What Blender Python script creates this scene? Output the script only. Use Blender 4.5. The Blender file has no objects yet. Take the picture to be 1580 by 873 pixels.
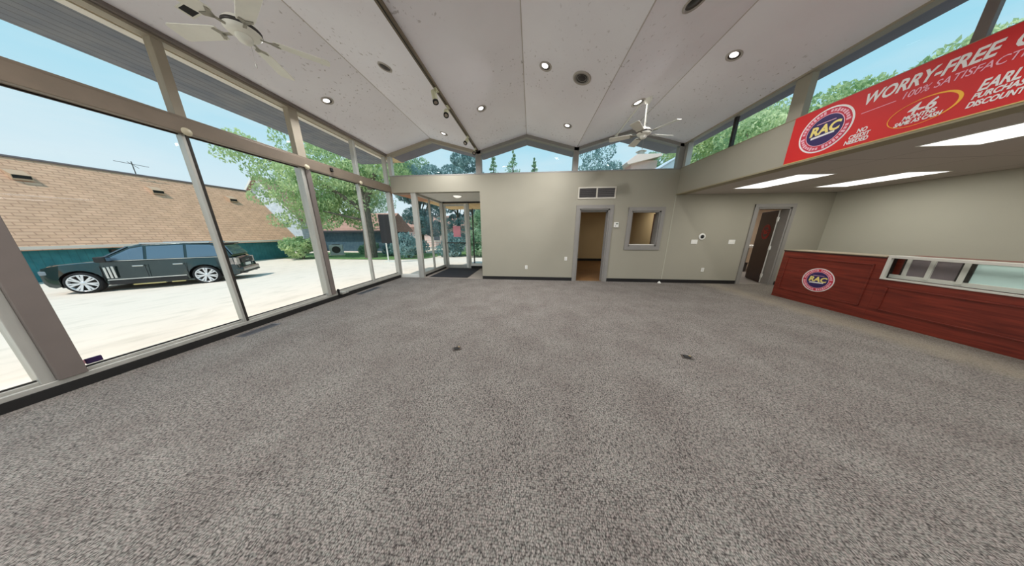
import bpy, bmesh, math, random
from mathutils import Matrix, Vector, Euler
random.seed(7)
C = bpy.context.scene.collection
SC = bpy.context.scene
PI = math.pi

# ------------------------------------------------------------------ camera, world, sun, exposure
PITCH, YAW, ROLL = -0.241359, -0.0907726, -0.00062
F_PX = 316.2
cam_d = bpy.data.cameras.new('camera'); cam = bpy.data.objects.new('camera', cam_d); C.objects.link(cam)
fw = Vector((math.sin(YAW)*math.cos(PITCH), math.cos(YAW)*math.cos(PITCH), math.sin(PITCH)))
rt = Vector((math.cos(YAW), -math.sin(YAW), 0)); up = rt.cross(fw)
r2 = rt*math.cos(ROLL)+up*math.sin(ROLL); u2 = -rt*math.sin(ROLL)+up*math.cos(ROLL)
m = Matrix((( r2.x, u2.x, -fw.x, 0), (r2.y, u2.y, -fw.y, 0), (r2.z, u2.z, -fw.z, 1.45), (0, 0, 0, 1)))
cam.matrix_world = m
cam_d.sensor_width = 36; cam_d.lens = F_PX*36/1580; cam_d.clip_start = 0.05; cam_d.clip_end = 300
SC.camera = cam
SC.view_settings.view_transform = 'Standard'; SC.view_settings.look = 'None'
SC.view_settings.exposure = 0.0; SC.view_settings.gamma = 1.0; SC.view_settings.use_curve_mapping = False
SC.cycles.max_bounces = 10; SC.cycles.diffuse_bounces = 6; SC.cycles.transparent_max_bounces = 24
SC.cycles.sample_clamp_indirect = 4.0
try:
    SC.cycles.use_denoising = True
except Exception:
    pass

W = bpy.data.worlds.new('sky'); SC.world = W; W.use_nodes = True
wn = W.node_tree.nodes; wl = W.node_tree.links; wn.clear()
wo = wn.new('ShaderNodeOutputWorld'); wb = wn.new('ShaderNodeBackground'); wb.inputs['Strength'].default_value = 1.0
tc = wn.new('ShaderNodeTexCoord'); sx = wn.new('ShaderNodeSeparateXYZ'); cr = wn.new('ShaderNodeValToRGB')
wl.new(tc.outputs['Generated'], sx.inputs[0]); wl.new(sx.outputs['Z'], cr.inputs[0])
cr.color_ramp.elements[0].position = 0.0; cr.color_ramp.elements[0].color = (0.80, 0.90, 0.95, 1)
cr.color_ramp.elements[1].position = 0.75; cr.color_ramp.elements[1].color = (0.24, 0.58, 0.88, 1)
e = cr.color_ramp.elements.new(0.16); e.color = (0.66, 0.86, 0.97, 1)
e = cr.color_ramp.elements.new(0.38); e.color = (0.38, 0.75, 0.93, 1)
nz = wn.new('ShaderNodeTexNoise'); nz.inputs['Scale'].default_value = 2.4; nz.inputs['Detail'].default_value = 6
mp = wn.new('ShaderNodeMapping'); mp.inputs['Scale'].default_value = (1, 1, 3.5)
wl.new(tc.outputs['Generated'], mp.inputs[0]); wl.new(mp.outputs[0], nz.inputs['Vector'])
cr2 = wn.new('ShaderNodeValToRGB'); cr2.color_ramp.elements[0].position = 0.48; cr2.color_ramp.elements[0].color = (0, 0, 0, 1)
cr2.color_ramp.elements[1].position = 0.75; cr2.color_ramp.elements[1].color = (0.5, 0.5, 0.5, 1)
wl.new(nz.outputs['Fac'], cr2.inputs[0])
mx = wn.new('ShaderNodeMixRGB'); mx.inputs['Color2'].default_value = (0.85, 0.93, 0.97, 1)
wl.new(cr2.outputs[0], mx.inputs['Fac']); wl.new(cr.outputs[0], mx.inputs['Color1'])
wl.new(mx.outputs[0], wb.inputs['Color']); wl.new(wb.outputs[0], wo.inputs[0])

sd = bpy.data.lights.new('sun', 'SUN'); sd.energy = 3.25; sd.angle = 0.01; sd.color = (1, 0.96, 0.9)
sun = bpy.data.objects.new('sun', sd); C.objects.link(sun); sun.location = (-10, -10, 30)
sun.rotation_euler = Vector((-0.24, -0.42, 0.88)).to_track_quat('Z', 'Y').to_euler()

DOWN_W, PANEL_W = 31.0, 15.0    # watts of one downlight, one ceiling panel

# ------------------------------------------------------------------ materials
def srgb(r, g, b):
    f = lambda c: (c/255/12.92) if c/255 <= 0.04045 else ((c/255+0.055)/1.055)**2.4
    return (f(r), f(g), f(b), 1)
MATS = {}
def mat(name, col, rough=0.6, metal=0.0, var=0.0, scale=5.0, stretch=(1, 1, 1), bump=0.0, bscale=None, col2=None, spec=0.5, coat=0.0, emit=None, es=1.0, lo=0.35, hi=0.65):
    if name in MATS: return MATS[name]
    M = bpy.data.materials.new(name); M.use_nodes = True; n = M.node_tree.nodes; l = M.node_tree.links
    p = n['Principled BSDF']; p.inputs['Roughness'].default_value = rough; p.inputs['Metallic'].default_value = metal
    p.inputs['Specular IOR Level'].default_value = spec; p.inputs['Coat Weight'].default_value = coat
    t = n.new('ShaderNodeTexCoord'); mp = n.new('ShaderNodeMapping'); mp.inputs['Scale'].default_value = stretch
    l.new(t.outputs['Object'], mp.inputs[0])
    ns = n.new('ShaderNodeTexNoise'); ns.inputs['Scale'].default_value = scale; ns.inputs['Detail'].default_value = 5
    l.new(mp.outputs[0], ns.inputs['Vector'])
    r = n.new('ShaderNodeValToRGB'); r.color_ramp.elements[0].position = lo; r.color_ramp.elements[1].position = hi
    c2 = col2 if col2 else tuple(min(1, c*(1-var)) for c in col[:3])+(1,)
    r.color_ramp.elements[0].color = c2; r.color_ramp.elements[1].color = col
    l.new(ns.outputs['Fac'], r.inputs[0]); l.new(r.outputs[0], p.inputs['Base Color'])
    if bump:
        b = n.new('ShaderNodeBump'); b.inputs['Strength'].default_value = bump; b.inputs['Distance'].default_value = 0.01
        n2 = n.new('ShaderNodeTexNoise'); n2.inputs['Scale'].default_value = bscale or scale*4; n2.inputs['Detail'].default_value = 4
        l.new(mp.outputs[0], n2.inputs['Vector']); l.new(n2.outputs['Fac'], b.inputs['Height']); l.new(b.outputs[0], p.inputs['Normal'])
    if emit:
        p.inputs['Emission Color'].default_value = emit; p.inputs['Emission Strength'].default_value = es
    MATS[name] = M; return M

def glass_mat(name, tint=(1, 1, 1, 1), refl=1.0):
    M = bpy.data.materials.new(name); M.use_nodes = True; n = M.node_tree.nodes; l = M.node_tree.links; n.clear()
    o = n.new('ShaderNodeOutputMaterial'); mixs = n.new('ShaderNodeMixShader'); tr = n.new('ShaderNodeBsdfTransparent'); g = n.new('ShaderNodeBsdfGlossy')
    g.inputs['Roughness'].default_value = 0.01; tr.inputs['Color'].default_value = tint
    lw = n.new('ShaderNodeFresnel'); lw.inputs['IOR'].default_value = 1.4
    mm = n.new('ShaderNodeMath'); mm.operation = 'MULTIPLY'; mm.inputs[1].default_value = refl
    gm = n.new('ShaderNodeNewGeometry'); iv = n.new('ShaderNodeMath'); iv.operation = 'SUBTRACT'; iv.inputs[0].default_value = 1.0; l.new(gm.outputs['Backfacing'], iv.inputs[1])
    m2 = n.new('ShaderNodeMath'); m2.operation = 'MULTIPLY'; l.new(mm.outputs[0], m2.inputs[0]); l.new(iv.outputs[0], m2.inputs[1])
    l.new(lw.outputs[0], mm.inputs[0]); l.new(m2.outputs[0], mixs.inputs[0])
    l.new(tr.outputs[0], mixs.inputs[1]); l.new(g.outputs[0], mixs.inputs[2]); l.new(mixs.outputs[0], o.inputs[0])
    MATS[name] = M; return M

GLASS = glass_mat('window_glass', (0.985, 0.985, 0.975, 1), 0.6)
GLASS2 = glass_mat('counter_glass', (0.985, 0.995, 0.99, 1), 0.8)
WALL = mat('wall_paint', srgb(160, 155, 139), 0.85, var=0.03, scale=1.2, bump=0.05, bscale=90)
WALLG = mat('wall_paint_right', srgb(182, 179, 162), 0.85, var=0.04, scale=1.0, bump=0.05, bscale=90)
TAN = mat('office_wall_paint', srgb(200, 178, 138), 0.85, var=0.06, scale=1.0)
PINKW = mat('back_room_paint', srgb(206, 186, 160), 0.85, var=0.04, scale=1.0)
TRIM = mat('grey_door_trim', srgb(142, 138, 132), 0.5, var=0.06, scale=6)
TRIMB = mat('beige_window_trim', srgb(162, 152, 134), 0.55, var=0.07, scale=5)
ALU = mat('anodised_aluminium', srgb(192, 190, 182), 0.38, metal=0.4, var=0.12, scale=12, stretch=(1, 1, 0.2))
BRONZE = mat('bronze_transom', srgb(128, 114, 98), 0.45, metal=0.25, var=0.1, scale=7)
POSTG = mat('grey_brown_post', srgb(122, 112, 106), 0.5, metal=0.15, var=0.08, scale=5)
BLACK = mat('black_rubber', srgb(22, 20, 18), 0.7, var=0.2, scale=10)
WHITEP = mat('white_plastic', srgb(232, 230, 222), 0.4, var=0.02, scale=5)
WHITEE = mat('fan_white_enamel', srgb(240, 238, 226), 0.35, var=0.05, scale=8)
STEELD = mat('dark_steel', srgb(60, 56, 52), 0.45, metal=0.5, var=0.2, scale=20)
DARKGR = mat('dark_grille', srgb(58, 54, 54), 0.7, var=0.25, scale=30)
EDGE = mat('soffit_edge', srgb(150, 140, 112), 0.6, var=0.06, scale=5)

def node_mat(name, rough=0.8):
    M = bpy.data.materials.new(name); M.use_nodes = True; MATS[name] = M
    p = M.node_tree.nodes['Principled BSDF']; p.inputs['Roughness'].default_value = rough
    return M, M.node_tree.nodes, M.node_tree.links, p
def add(n, t, **kw):
    x = n.new(t)
    for k, v in kw.items():
        if k in x.inputs: x.inputs[k].default_value = v
        else: setattr(x, k, v)
    return x
def ramp(n, *st):
    r = n.new('ShaderNodeValToRGB'); el = r.color_ramp.elements
    el[0].position, el[0].color = st[0]; el[1].position, el[1].color = st[-1]
    for s in st[1:-1]:
        e = el.new(s[0]); e.color = s[1]
    return r

# carpet: tight loop pile, brown grey with worn paler areas
def carpet_mat():
    M, n, l, p = node_mat('loop_carpet', 0.95); p.inputs['Specular IOR Level'].default_value = 0.15
    t = n.new('ShaderNodeTexCoord')
    mp = add(n, 'ShaderNodeMapping'); mp.inputs['Scale'].default_value = (1.0, 0.62, 1); mp.inputs['Rotation'].default_value = (0, 0, 0.0)
    l.new(t.outputs['Object'], mp.inputs[0])
    v = add(n, 'ShaderNodeTexVoronoi', Scale=150.0); v.inputs['Randomness'].default_value = 0.65
    l.new(mp.outputs[0], v.inputs['Vector'])
    rv = ramp(n, (0.0, srgb(168, 166, 161)), (0.40, srgb(138, 135, 131)), (0.80, srgb(60, 57, 56)))
    l.new(v.outputs['Distance'], rv.inputs[0])
    n1 = add(n, 'ShaderNodeTexNoise', Scale=2.2, Detail=6.0); l.new(t.outputs['Object'], n1.inputs['Vector'])
    r1 = ramp(n, (0.33, (0.84, 0.79, 0.77, 1)), (0.68, (1.05, 1.03, 1.0, 1))); l.new(n1.outputs['Fac'], r1.inputs[0])
    mu = add(n, 'ShaderNodeMixRGB', blend_type='MULTIPLY'); mu.inputs[0].default_value = 1
    l.new(rv.outputs[0], mu.inputs[1]); l.new(r1.outputs[0], mu.inputs[2])
    n3 = add(n, 'ShaderNodeTexNoise', Scale=60.0, Detail=3.0); l.new(t.outputs['Object'], n3.inputs['Vector'])
    r3 = ramp(n, (0.35, (0.82, 0.86, 0.83, 1)), (0.65, (1.14, 1.06, 1.04, 1))); l.new(n3.outputs['Fac'], r3.inputs[0])
    m3 = add(n, 'ShaderNodeMixRGB', blend_type='MULTIPLY'); m3.inputs[0].default_value = 1
    l.new(mu.outputs[0], m3.inputs[1]); l.new(r3.outputs[0], m3.inputs[2])
    # worn paler traffic lane beside the counter
    sp = n.new('ShaderNodeSeparateXYZ'); l.new(t.outputs['Object'], sp.inputs[0])
    nl = add(n, 'ShaderNodeTexNoise', Scale=4.0, Detail=5.0); l.new(t.outputs['Object'], nl.inputs['Vector'])
    a = add(n, 'ShaderNodeMath', operation='MULTIPLY_ADD'); l.new(nl.outputs['Fac'], a.inputs[0]); a.inputs[1].default_value = 0.5; l.new(sp.outputs['X'], a.inputs[2])
    rl = ramp(n, (0.0, (0, 0, 0, 1)), (0.46, (0, 0, 0, 1)), (0.52, (0.5, 0.5, 0.5, 1)), (0.58, (0.16, 0.16, 0.16, 1)), (1.0, (0.25, 0.25, 0.25, 1)))
    mr = add(n, 'ShaderNodeMapRange'); mr.inputs['From Min'].default_value = 2.0; mr.inputs['From Max'].default_value = 8.6
    l.new(a.outputs[0], mr.inputs['Value']); l.new(mr.outputs[0], rl.inputs[0])
    m4 = add(n, 'ShaderNodeMixRGB'); m4.inputs[2].default_value = srgb(150, 140, 120)
    l.new(rl.outputs[0], m4.inputs[0]); l.new(m3.outputs[0], m4.inputs[1])
    l.new(m4.outputs[0], p.inputs['Base Color'])
    b = add(n, 'ShaderNodeBump', Strength=0.5, Distance=0.006, invert=True); l.new(v.outputs['Distance'], b.inputs['Height']); l.new(b.outputs[0], p.inputs['Normal'])
    return M
CARPET = carpet_mat()

def ceiling_mat():
    M, n, l, p = node_mat('stained_ceiling_plaster', 0.9)
    t = n.new('ShaderNodeTexCoord')
    n1 = add(n, 'ShaderNodeTexNoise', Scale=0.9, Detail=7.0); l.new(t.outputs['Object'], n1.inputs['Vector'])
    r1 = ramp(n, (0.3, srgb(238, 234, 238)), (0.7, srgb(247, 245, 249))); l.new(n1.outputs['Fac'], r1.inputs[0])
    mp = add(n, 'ShaderNodeMapping'); mp.inputs['Scale'].default_value = (1.6, 1, 1); l.new(t.outputs['Object'], mp.inputs[0])
    v = add(n, 'ShaderNodeTexNoise', Scale=17.0, Detail=3.0); l.new(mp.outputs[0], v.inputs['Vector'])
    rv = ramp(n, (0.64, (1, 1, 1, 1)), (0.72, (0.45, 0.41, 0.37, 1))); l.new(v.outputs['Fac'], rv.inputs[0])
    n2 = add(n, 'ShaderNodeTexNoise', Scale=0.55, Detail=2.0); l.new(t.outputs['Object'], n2.inputs['Vector'])
    r2_ = ramp(n, (0.42, (0, 0, 0, 1)), (0.6, (0.9, 0.9, 0.9, 1))); l.new(n2.outputs['Fac'], r2_.inputs[0])
    mu = add(n, 'ShaderNodeMixRGB', blend_type='MULTIPLY'); l.new(r2_.outputs[0], mu.inputs[0]); l.new(r1.outputs[0], mu.inputs[1]); l.new(rv.outputs[0], mu.inputs[2])
    l.new(mu.outputs[0], p.inputs['Base Color'])
    b = add(n, 'ShaderNodeBump', Strength=0.15, Distance=0.004); n4 = add(n, 'ShaderNodeTexNoise', Scale=60.0, Detail=4.0)
    l.new(t.outputs['Object'], n4.inputs['Vector']); l.new(n4.outputs['Fac'], b.inputs['Height']); l.new(b.outputs[0], p.inputs['Normal'])
    return M
CEIL = ceiling_mat()

def wood_mat(name, c1, c2, axis='Y', rough=0.4):
    M, n, l, p = node_mat(name, rough)
    t = n.new('ShaderNodeTexCoord'); mp = n.new('ShaderNodeMapping')
    mp.inputs['Scale'].default_value = {'Y': (6, 0.6, 9), 'Z': (9, 9, 0.7), 'X': (0.6, 6, 9)}[axis]
    l.new(t.outputs['Object'], mp.inputs[0])
    a = add(n, 'ShaderNodeTexNoise', Scale=3.0, Detail=8.0, Distortion=0.7); l.new(mp.outputs[0], a.inputs['Vector'])
    r = ramp(n, (0.3, c1), (0.7, c2)); l.new(a.outputs['Fac'], r.inputs[0]); l.new(r.outputs[0], p.inputs['Base Color'])
    return M
CHERRY = wood_mat('cherry_red_wood', srgb(92, 30, 20), srgb(136, 52, 36))
DOORW = wood_mat('dark_brown_door', srgb(38, 20, 15), srgb(66, 36, 26), 'Z', 0.45)

def plank_mat(name, c1, c2, period, axis='X', rough=0.7, dark=0.45):
    M, n, l, p = node_mat(name, rough)
    t = n.new('ShaderNodeTexCoord'); sp = n.new('ShaderNodeSeparateXYZ'); l.new(t.outputs['Object'], sp.inputs[0])
    md = add(n, 'ShaderNodeMath', operation='MULTIPLY'); md.inputs[1].default_value = 1/period; l.new(sp.outputs[axis], md.inputs[0])
    fr = add(n, 'ShaderNodeMath', operation='FRACT'); l.new(md.outputs[0], fr.inputs[0])
    rr = ramp(n, (0.0, (dark, dark, dark, 1)), (0.10, (dark, dark, dark, 1)), (0.16, (1, 1, 1, 1))); l.new(fr.outputs[0], rr.inputs[0])
    a = add(n, 'ShaderNodeTexNoise', Scale=3.0, Detail=5.0); l.new(t.outputs['Object'], a.inputs['Vector'])
    r = ramp(n, (0.35, c1), (0.65, c2)); l.new(a.outputs['Fac'], r.inputs[0])
    mu = add(n, 'ShaderNodeMixRGB', blend_type='MULTIPLY'); mu.inputs[0].default_value = 1
    l.new(r.outputs[0], mu.inputs[1]); l.new(rr.outputs[0], mu.inputs[2]); l.new(mu.outputs[0], p.inputs['Base Color'])
    return M
SOFFIT = plank_mat('dark_soffit_boards', srgb(100, 106, 118), srgb(122, 124, 128), 0.13, 'X', dark=0.6)
TEAL = plank_mat('teal_siding', srgb(36, 112, 122), srgb(50, 128, 136), 0.2, 'Y', dark=0.8)
TEALB = plank_mat('slate_blue_siding', srgb(56, 86, 104), srgb(76, 104, 118), 0.2, 'X', dark=0.8)
WSIDE = plank_mat('white_siding', srgb(196, 204, 212), srgb(222, 226, 230), 0.25, 'Z', dark=0.85)

def shingle_mat(name, c1, c2, c3):
    M, n, l, p = node_mat(name, 0.9)
    t = n.new('ShaderNodeTexCoord'); sp = n.new('ShaderNodeSeparateXYZ'); l.new(t.outputs['Object'], sp.inputs[0])
    cb = n.new('ShaderNodeCombineXYZ'); l.new(sp.outputs['Y'], cb.inputs[0]); l.new(sp.outputs['Z'], cb.inputs[1])
    br = add(n, 'ShaderNodeTexBrick', Scale=1.0); l.new(cb.outputs[0], br.inputs['Vector'])
    br.inputs['Color1'].default_value = c1; br.inputs['Color2'].default_value = c2; br.inputs['Mortar'].default_value = c3
    br.inputs['Mortar Size'].default_value = 0.018; br.inputs['Brick Width'].default_value = 0.4; br.inputs['Row Height'].default_value = 0.14
    a = add(n, 'ShaderNodeTexNoise', Scale=2.0, Detail=6.0); l.new(t.outputs['Object'], a.inputs['Vector'])
    r = ramp(n, (0.3, (0.86, 0.86, 0.86, 1)), (0.7, (1.06, 1.06, 1.06, 1))); l.new(a.outputs['Fac'], r.inputs[0])
    mu = add(n, 'ShaderNodeMixRGB', blend_type='MULTIPLY'); mu.inputs[0].default_value = 1
    l.new(br.outputs['Color'], mu.inputs[1]); l.new(r.outputs[0], mu.inputs[2]); l.new(mu.outputs[0], p.inputs['Base Color'])
    return M
SHING = shingle_mat('tan_shingles', srgb(230, 184, 152), srgb(220, 174, 142), srgb(196, 150, 122))
SHINGP = shingle_mat('pink_brown_shingles', srgb(190, 150, 134), srgb(180, 140, 126), srgb(150, 112, 100))
BRICK = shingle_mat('pink_brick', srgb(240, 204, 198), srgb(230, 188, 180), srgb(236, 224, 218))
ASPH = mat('pale_concrete_lot', srgb(228, 213, 198), 0.95, scale=3.0, col2=srgb(212, 198, 182), stretch=(1, 0.6, 1), lo=0.25, hi=0.5, bump=0.3, bscale=9)
GRASS = mat('grass_green', srgb(118, 150, 88), 0.95, scale=9, col2=srgb(70, 104, 60), bump=0.6)
BARK = mat('tree_bark', srgb(120, 112, 100), 0.95, scale=7, col2=srgb(78, 74, 66), stretch=(4, 4, 0.6), bump=0.6)
def leafm(name, a, b):
    M = mat(name, a, 0.7, scale=0.9, col2=b, lo=0.38, hi=0.62); n = M.node_tree.nodes; l = M.node_tree.links
    p = n['Principled BSDF']; o = n['Material Output']; src = p.inputs['Base Color'].links[0].from_socket
    tr = n.new('ShaderNodeBsdfTranslucent'); ms = n.new('ShaderNodeMixShader'); ms.inputs[0].default_value = 0.4
    l.new(src, tr.inputs['Color']); l.new(p.outputs[0], ms.inputs[1]); l.new(tr.outputs[0], ms.inputs[2]); l.new(ms.outputs[0], o.inputs[0])
    return M
LEAF_Y = leafm('bright_leaves', srgb(210, 226, 172), srgb(156, 188, 138))
LEAF_G = leafm('green_leaves', srgb(176, 202, 166), srgb(112, 152, 118))
LEAF_B = leafm('hazy_blue_green_leaves', srgb(162, 192, 192), srgb(94, 132, 134))  # blue-green haze mixed into the leaf colour
LEAF_R = leafm('light_green_leaves', srgb(222, 234, 188), srgb(150, 184, 134))

# ------------------------------------------------------------------ mesh helpers
def link(name, me, m=None, parent=None):
    o = bpy.data.objects.new(name, me); C.objects.link(o)
    if m is not None and me is not None:
        for x in (m if isinstance(m, (list, tuple)) else [m]): me.materials.append(x)
    if parent: o.parent = parent
    return o
def bx(bm, x0, x1, y0, y1, z0, z1, mi=0):
    vs = [bm.verts.new((x, y, z)) for x in (x0, x1) for y in (y0, y1) for z in (z0, z1)]
    for f in ((0, 1, 3, 2), (4, 6, 7, 5), (0, 4, 5, 1), (2, 3, 7, 6), (0, 2, 6, 4), (1, 5, 7, 3)):
        q = bm.faces.new([vs[i] for i in f]); q.material_index = mi
def cyl(bm, p0, p1, r0, r1=None, n=16, cap=True):
    r1 = r0 if r1 is None else r1
    p0 = Vector(p0); p1 = Vector(p1); d = (p1-p0).normalized()
    a = d.orthogonal().normalized(); b = d.cross(a)
    A = []; B = []
    for i in range(n):
        t = 2*PI*i/n; v = a*math.cos(t)+b*math.sin(t)
        A.append(bm.verts.new(p0+v*r0)); B.append(bm.verts.new(p1+v*r1))
    for i in range(n):
        j = (i+1) % n; bm.faces.new((A[i], A[j], B[j], B[i]))
    if cap: bm.faces.new(A[::-1]); bm.faces.new(B)
def lathe(bm, prof, n=24, mtx=None):
    rings = []
    for r, z in prof:
        ring = []
        for i in range(n):
            t = 2*PI*i/n; v = Vector((r*math.cos(t), r*math.sin(t), z))
            ring.append(bm.verts.new(mtx @ v if mtx else v))
        rings.append(ring)
    for a, b in zip(rings, rings[1:]):
        for i in range(n):
            j = (i+1) % n; bm.faces.new((a[i], a[j], b[j], b[i]))
    if prof[0][0] > 1e-4: pass
    return rings
def prism(bm, pts, d, mi=0):
    d = Vector(d); A = [bm.verts.new(p) for p in pts]; B = [bm.verts.new(Vector(p)+d) for p in pts]; n = len(pts)
    f = bm.faces.new(A); f.material_index = mi; f = bm.faces.new(B[::-1]); f.material_index = mi
    for i in range(n):
        j = (i+1) % n; f = bm.faces.new((A[j], A[i], B[i], B[j])); f.material_index = mi
def fin(name, bm, m, parent=None, smooth=False, bevel=0.0, seg=2):
    bmesh.ops.recalc_face_normals(bm, faces=bm.faces)
    me = bpy.data.meshes.new(name); bm.to_mesh(me); bm.free()
    if smooth:
        for p in me.polygons: p.use_smooth = True
    o = link(name, me, m, parent)
    if bevel:
        md = o.modifiers.new('bevel', 'BEVEL'); md.width = bevel; md.segments = seg; md.limit_method = 'ANGLE'
    return o
def boxes(name, lst, m, parent=None, bevel=0.0):
    bm = bmesh.new()
    for b in lst: bx(bm, *b)
    return fin(name, bm, m, parent, bevel=bevel)
def struct(o): o['kind'] = 'structure'; return o
def tag(o, label, cat, group=None, kind=None):
    o['label'] = label; o['category'] = cat
    if group: o['group'] = group
    if kind: o['kind'] = kind
    return o
def empty(name, loc=(0, 0, 0), rot=(0, 0, 0)):
    o = bpy.data.objects.new(name, None); C.objects.link(o); o.location = loc; o.rotation_euler = rot; o.empty_display_size = 0.1
    return o
def thing(name, label, cat, loc=(0, 0, 0), rot=(0, 0, 0), group=None):
    return tag(empty(name, loc, rot), label, cat, group)
def copy_tree(o, parent=None):
    c = o.copy(); C.objects.link(c); c.parent = parent
    for ch in list(o.children): copy_tree(ch, c)
    return c
def plane_mtx(o, u, v):
    u = Vector(u); v = Vector(v); n = u.cross(v)
    return Matrix(((u.x, v.x, n.x, o[0]), (u.y, v.y, n.y, o[1]), (u.z, v.z, n.z, o[2]), (0, 0, 0, 1)))
def text(name, s, size, m, parent, loc, shear=0.0, bold=0.0, depth=0.002, align='LEFT', width=None):
    cu = bpy.data.curves.new(name, 'FONT'); cu.body = s; cu.size = size; cu.shear = shear; cu.offset = bold; cu.extrude = depth; cu.align_x = align
    cu.resolution_u = 3
    o = bpy.data.objects.new(name+'_tmp', cu); C.objects.link(o)
    bpy.context.view_layer.update()
    me = bpy.data.meshes.new_from_object(o.evaluated_get(bpy.context.evaluated_depsgraph_get()))
    bpy.data.objects.remove(o)
    me.name = name; me.materials.clear()
    if width:
        xs = [v.co.x for v in me.vertices]; w = max(xs)-min(xs); k = width/w
        for v in me.vertices: v.co.x *= k
    t = link(name, me, m, parent); t.location = loc
    return t

# ------------------------------------------------------------------ room geometry numbers
V0, PER, ZV, ZR = -4.23, 2.70, 3.66, 4.02
def roofz(x):
    u = ((x-V0)/PER) % 1.0
    return ZV+(ZR-ZV)*(1-abs(2*u-1))
YB, YN, XL, XS, XR = 6.33, -4.0, -4.30, 3.89, 7.73
WT = 0.20
valleys = [V0, V0+PER, V0+2*PER, V0+3*PER]

# floor
bm = bmesh.new(); bx(bm, XL-0.12, XR+0.15, YN-0.15, YB+0.02, -0.09, 0.0)
struct(fin('floor', bm, CARPET))
VEST = mat('vestibule_tiles', srgb(150, 140, 130), 0.6, var=0.12, scale=4)
struct(boxes('floor', [(-3.75, -1.50, YB+0.02, 8.45, -0.09, 0.0)], VEST))
OFLOOR = mat('office_brown_floor', srgb(128, 92, 52), 0.6, var=0.2, scale=3)
struct(boxes('floor', [(-1.45, 5.0, YB+0.02, 11.4, -0.09, 0.0)], OFLOOR))
struct(boxes('floor', [(5.05, 10.3, YB+0.02, 10.0, -0.09, 0.0)], mat('back_room_floor', srgb(140, 132, 122), 0.8, var=0.1, scale=4)))

# folded plate ceiling, running out over the back wall as the eaves
bm = bmesh.new()
xs = [V0, V0+PER/2, V0+PER, V0+1.5*PER, V0+2*PER, V0+2.5*PER, V0+3*PER]
pts = [(x, YN-0.2, roofz(x)+0.0) for x in xs]
ptsu = [(x, YN-0.2, roofz(x)+0.16) for x in xs[::-1]]
prism(bm, pts+ptsu, (0, YB+0.12-YN+0.2, 0))
struct(fin('ceiling', bm, CEIL))
EAVE = mat('grey_eave', srgb(128, 124, 134), 0.7, var=0.06)
bm = bmesh.new(); prism(bm, [(p[0], YB+0.12, p[2]) for p in pts+ptsu], (0, 7.06-YB-0.12, 0)); struct(fin('ceiling', bm, EAVE))
SEAM = mat('ceiling_seam', srgb(196, 188, 182), 0.8)
for i_, xk in enumerate((V0+PER/2, V0+1.5*PER, V0+2*PER, V0+2.5*PER)):
    zk = roofz(xk); sgn = -1 if abs(zk-ZR) < 0.01 else 1
    bm = bmesh.new(); w_ = 0.007; dz_ = (ZR-ZV)/(PER/2)*w_*sgn
    prism(bm, [(xk-w_, YN, zk+dz_-0.003), (xk, YN, zk-0.003), (xk+w_, YN, zk+dz_-0.003), (xk+w_, YN, zk+dz_+0.004), (xk, YN, zk+0.004), (xk-w_, YN, zk+dz_+0.004)], (0, YB-YN-0.02, 0)); struct(fin('trim_%d' % (60+i_), bm, SEAM))
# flat overhang outside the left glass and over the clerestory
struct(boxes('ceiling', [(-5.76, V0-0.36, YN-0.2, 7.2, 3.69, 3.84)], SOFFIT))
struct(boxes('trim_1', [(V0-0.36, V0-0.01, YN-0.2, 7.2, 3.70, 3.86)], mat('beige_outer_beam', srgb(214, 196, 150), 0.7, scale=3, col2=srgb(188, 168, 126), stretch=(3, 0.6, 1))))
struct(boxes('trim_2', [(V0-0.47, V0-0.36, YN-0.2, 7.2, 3.66, 3.69)], mat('white_outer_fascia', srgb(222, 216, 206), 0.6, var=0.1, scale=5)))
struct(boxes('ceiling', [(V0+3*PER+0.0, 4.27, YN-0.2, 7.06, 3.68, 3.84)], mat('grey_eave', srgb(136, 134, 140), 0.7, var=0.06)))

# back wall
def wall_with_holes(name, x0, x1, z0, z1, holes, y0, y1, m):
    bm = bmesh.new(); cuts = sorted(set([x0, x1]+[h[0] for h in holes]+[h[1] for h in holes]))
    for a, b in zip(cuts, cuts[1:]):
        hs = [h for h in holes if h[0] <= a+1e-6 and h[1] >= b-1e-6]
        if not hs: bx(bm, a, b, y0, y1, z0, z1)
        else:
            h = hs[0]
            if h[2] > z0: bx(bm, a, b, y0, y1, z0, h[2])
            if h[3] < z1: bx(bm, a, b, y0, y1, h[3], z1)
    bmesh.ops.remove_doubles(bm, verts=bm.verts, dist=1e-5)
    return struct(fin(name, bm, m))
D1, W1, D2 = (1.37, 2.20, 0, 2.10), (2.80, 3.57, 1.06, 2.03), (5.99, 6.80, 0, 2.09)
wall_with_holes('wall_back', -1.52, XS, 0, 3.08, [D1, W1], YB, YB+WT, WALL)
wall_with_holes('wall_back', XS, XR, 0, 2.50, [D2], YB+0.004, YB+WT, WALL)
struct(boxes('wall_back', [(-4.24, -1.52, YB, YB+WT, 2.62, 3.08)], WALL))
# seam strip on the back wall under the soffit edge
struct(boxes('trim_3', [(XS-0.012, XS+0.008, YB-0.006, YB+0.002, 0.09, 2.44)], WALLG))
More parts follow.
